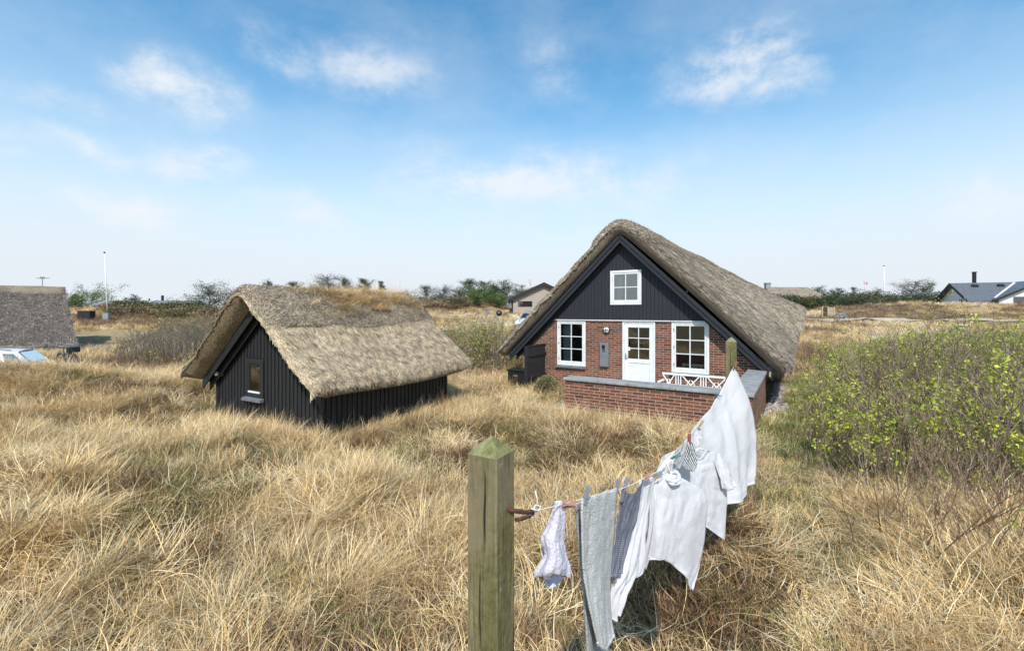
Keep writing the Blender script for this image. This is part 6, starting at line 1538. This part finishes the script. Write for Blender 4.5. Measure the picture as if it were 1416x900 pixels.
# big sheet
sh = cloth('bed_sheet', [[(936, 620, 2.80), (952, 604, 3.03), (972, 578, 3.42), (995, 546, 4.0), (1015, 504, 4.5)], [(938, 640, 2.80), (958, 628, 3.02), (980, 607, 3.38), (1009, 578, 3.92), (1034, 546, 4.45)], [(940, 665, 2.80), (963, 660, 3.02), (990, 645, 3.34), (1019, 618, 3.82), (1046, 590, 4.4)],
    [(942, 690, 2.80), (968, 690, 3.02), (994, 680, 3.32), (1022, 660, 3.74), (1047.5, 634, 4.32)], [(944, 712, 2.80), (972, 712, 3.02), (1002, 700, 3.32), (1025, 690, 3.72), (1041, 668, 4.2)]], 'c_sheet', None, (.024, 2.6, .1), 110, 90, .002, 21)
tag(sh, 'large white bed sheet billowing from the line in front of the farther post', 'sheet')
# ---- pegs
pegc = {'pink': (.52, .24, .19), 'grey': (.24, .26, .29), 'red': (.45, .13, .10), 'teal': (.05, .20, .16), 'yellow': (.45, .33, .12), 'blue': (.06, .16, .40), 'white': (.75, .75, .75)}
for k_, v_ in pegc.items(): M['peg_'+k_] = simple('peg_plastic_'+k_, v_, .4, 0, .1, 5, 0)
def peg(px, py, d, colr, ang, yaw, label, s=1.0):
    root = empty('clothes_peg', Q(px, py, d), 0, label, 'peg', 'pegs on the clothesline'); root.rotation_euler = (0, R(ang), R(yaw)); root.scale = (s,)*3
    for sd in (-1, 1):
        B = MB(); B.prism([(sd*.0015, -.022), (sd*.006, -.022), (sd*.006, .0), (sd*.011, .048), (sd*.007, .048), (sd*.0015, .002)], -.005, .005, 'y'); B.build('jaw', M['peg_'+colr], root)
    B = MB(); B.tube([(-.008, -.0065, 0), (.008, -.0065, .002), (.008, .0065, 0), (-.008, .0065, .002)], .0011, 5, True); B.build('spring', M['steel'], root)
for a in ((779, 697, 1.48, 'pink', 62, -20, 'pink peg lying slanted over the lace garment'),
          (781, 700, 1.49, 'pink', 80, 10, 'second pink peg, pointing right, on the lace garment'),
          (810, 689, 1.58, 'grey', 22, 30, 'slate grey peg on the left top corner of the towel'),
          (853, 676, 1.88, 'grey', 15, 30, 'slate grey peg on the right top corner of the towel'),
          (864, 673, 1.97, 'grey', 30, 30, 'grey peg holding the strap of the patterned top'),
          (893, 661, 2.2, 'pink', 60, 10, 'pale red peg between the patterned top and the white garment'),
          (905, 657, 2.3, 'grey', 75, 10, 'dark grey peg lying along the line left of the front hanger'),
          (932, 632, 2.58, 'teal', 65, 0, 'dark green peg behind the front hanger'),
          (954, 609, 2.74, 'red', -4, 20, 'red peg standing upright over the leaf printed cloth'),
          (952, 610, 2.76, 'pink', 8, 40, 'pale pink peg beside the red one over the leaf print'),
          (968, 588, 3.25, 'yellow', 38, 10, 'yellow wooden peg on the sheet left of the blue one'),
          (995, 547, 3.95, 'blue', -75, 0, 'blue peg near the middle of the sheet edge'),
          (1017, 505, 4.42, 'red', 22, 10, 'red peg holding the top corner of the sheet')):
    peg(*a, s=.85)
# ================================================================ camera, sun, sky
cam = bpy.data.cameras.new('camera'); co = bpy.data.objects.new('camera', cam); COL.objects.link(co); sc.camera = co
cam.sensor_width = 36; cam.lens = 36*F/1416.; cam.shift_y = -(HY-450)/1416.*-1
co.location = (0, 0, CAMH); co.rotation_euler = (R(90), 0, 0); cam.clip_end = 9000; cam.clip_start = .05
EL, AZ = 48., -176.            # sun elevation; compass-like azimuth from +Y towards +X
sd = Vector((math.sin(R(AZ))*math.cos(R(EL)), math.cos(R(AZ))*math.cos(R(EL)), math.sin(R(EL))))
L = bpy.data.lights.new('sun', 'SUN'); L.energy = 3.3; L.angle = R(1.2); L.color = (1, .955, .89)
lo_ = bpy.data.objects.new('sun', L); COL.objects.link(lo_); lo_.rotation_euler = sd.to_track_quat('Z', 'Y').to_euler(); lo_.location = sd*50
w = bpy.data.worlds.new('World'); sc.world = w; w.use_nodes = True; nt = w.node_tree; nt.nodes.clear()
out = nt.nodes.new('ShaderNodeOutputWorld'); bg = nt.nodes.new('ShaderNodeBackground'); nt.links.new(bg.outputs[0], out.inputs[0])
sky = nt.nodes.new('ShaderNodeTexSky'); sky.sky_type = 'NISHITA'; sky.sun_disc = False; sky.sun_elevation = R(EL); sky.sun_rotation = R(AZ)
sky.altitude = 0; sky.air_density = 1.0; sky.dust_density = .6; sky.ozone_density = 2.0
tc = nt.nodes.new('ShaderNodeTexCoord').outputs['Generated']
sp = N(nt, 'ShaderNodeSeparateXYZ', {0: tc})
def mth(op, a, b=None, c=None, clamp=False):
    n = nt.nodes.new('ShaderNodeMath'); n.operation = op; n.use_clamp = clamp
    for i, v in enumerate((a, b, c)):
        if v is None: continue
        if isinstance(v, bpy.types.NodeSocket): nt.links.new(v, n.inputs[i])
        else: n.inputs[i].default_value = v
    return n.outputs[0]
az = mth('ARCTAN2', sp.outputs[0], sp.outputs[1]); el = mth('ARCSINE', sp.outputs[2])
wob = noise(nt, tc, 6, 8, .65); wob2 = noise(nt, mapping(nt, tc, (1, 1, 1), (0, 0, 0), (4, 2, 7)), 5, 5, .6)
azw = mth('ADD', az, mth('MULTIPLY', mth('SUBTRACT', wob, .5), .22)); elw = mth('ADD', el, mth('MULTIPLY', mth('SUBTRACT', wob2, .5), .16))
def dirof(px, py):
    x, y, z = (px-CX)/F, 1, -(py-HY)/F; return math.atan2(x, y), math.asin(z/math.sqrt(x*x+1+z*z))
tot = None
for (px, py, wx_, wy_, s_) in ((245, 120, 75, 42, .85), (105, 148, 75, 20, .7), (270, 228, 90, 24, .85), (95, 212, 90, 22, .7), (185, 292, 95, 26, .9), (10, 230, 40, 20, .5), (1015, 88, 95, 38, .95), (1080, 118, 90, 22, .7),
        (760, 90, 55, 42, .45), (520, 95, 120, 42, .58), (380, 75, 110, 30, .5), (750, 258, 210, 48, .85), (430, 300, 120, 28, .6), (1370, 268, 100, 32, .85), (860, 245, 110, 24, .6), (640, 285, 80, 26, .4), (560, 25, 70, 22, .25), (1210, 290, 120, 16, .25)):
    a0, e0 = dirof(px, py); cs = math.cos(a0)
    wa, we = wx_/F*cs*cs*1.05, wy_/F*cs*1.0
    q = mth('ADD', mth('POWER', mth('ABSOLUTE', mth('DIVIDE', mth('SUBTRACT', azw, a0), wa)), 2.0), mth('POWER', mth('ABSOLUTE', mth('DIVIDE', mth('SUBTRACT', elw, e0), we)), 2.0))
    g_ = mth('MULTIPLY', mth('EXPONENT', mth('MULTIPLY', q, -1.0)), s_)
    tot = g_ if tot is None else mth('MAXIMUM', tot, g_)
tex_ = N(nt, 'ShaderNodeTexNoise', {'Vector': mapping(nt, tc, (1, 1, 1.7), (0, R(8), 0)), 'Scale': 9, 'Detail': 10, 'Roughness': .64, 'Distortion': .1}).outputs[0]
tx = N(nt, 'ShaderNodeMapRange', {'Value': tex_, 'From Min': .34, 'From Max': .66}).outputs[0]
d_ = mth('MULTIPLY', tot, mth('ADD', mth('MULTIPLY', tx, 1.0), .42))
clr = N(nt, 'ShaderNodeMapRange', {'Value': d_, 'From Min': .06, 'From Max': 1.15, 'To Min': 0.0, 'To Max': .92}); clr.interpolation_type = 'SMOOTHSTEP'; cl = clr.outputs[0]
# thin veil everywhere, more towards the horizon
veil = N(nt, 'ShaderNodeTexNoise', {'Vector': mapping(nt, tc, (1, 1, 1.8)), 'Scale': 3.6, 'Detail': 6, 'Roughness': .6}).outputs[0]
vl = N(nt, 'ShaderNodeMapRange', {'Value': veil, 'From Min': .42, 'From Max': .8, 'To Min': 0, 'To Max': .30}).outputs[0]
low = N(nt, 'ShaderNodeMapRange', {'Value': el, 'From Min': .04, 'From Max': .49, 'To Min': 1.0, 'To Max': 0.0}); low.interpolation_type = 'SMOOTHSTEP'
lowv = mth('MULTIPLY', low.outputs[0], 1.0)
sk = mix(nt, N(nt, 'ShaderNodeHueSaturation', {'Hue': .50, 'Saturation': 1.12, 'Value': 1.2, 'Color': sky.outputs[0]}).outputs[0], (.84, 1.18, 1.10), 1.0, 'MULTIPLY')
hz = mix(nt, sk, (4.75, 5.1, 5.5), lowv)
c1 = mix(nt, hz, (4.65, 5.1, 5.6), vl)
c2 = mix(nt, c1, (5.2, 5.45, 5.75), cl)
nt.links.new(c2, bg.inputs[0]); bg.inputs[1].default_value = .12
vs = sc.view_settings; vs.view_transform = 'Standard'; vs.look = 'None'; vs.exposure = 0.5; vs.gamma = 1; vs.use_curve_mapping = False
sc.render.engine = 'CYCLES'; sc.cycles.max_bounces = 4; sc.cycles.transparent_max_bounces = 8; sc.cycles.diffuse_bounces = 2; sc.cycles.glossy_bounces = 3; sc.cycles.use_denoising = True
sc.cycles.use_adaptive_sampling = True; sc.cycles.adaptive_threshold = .02
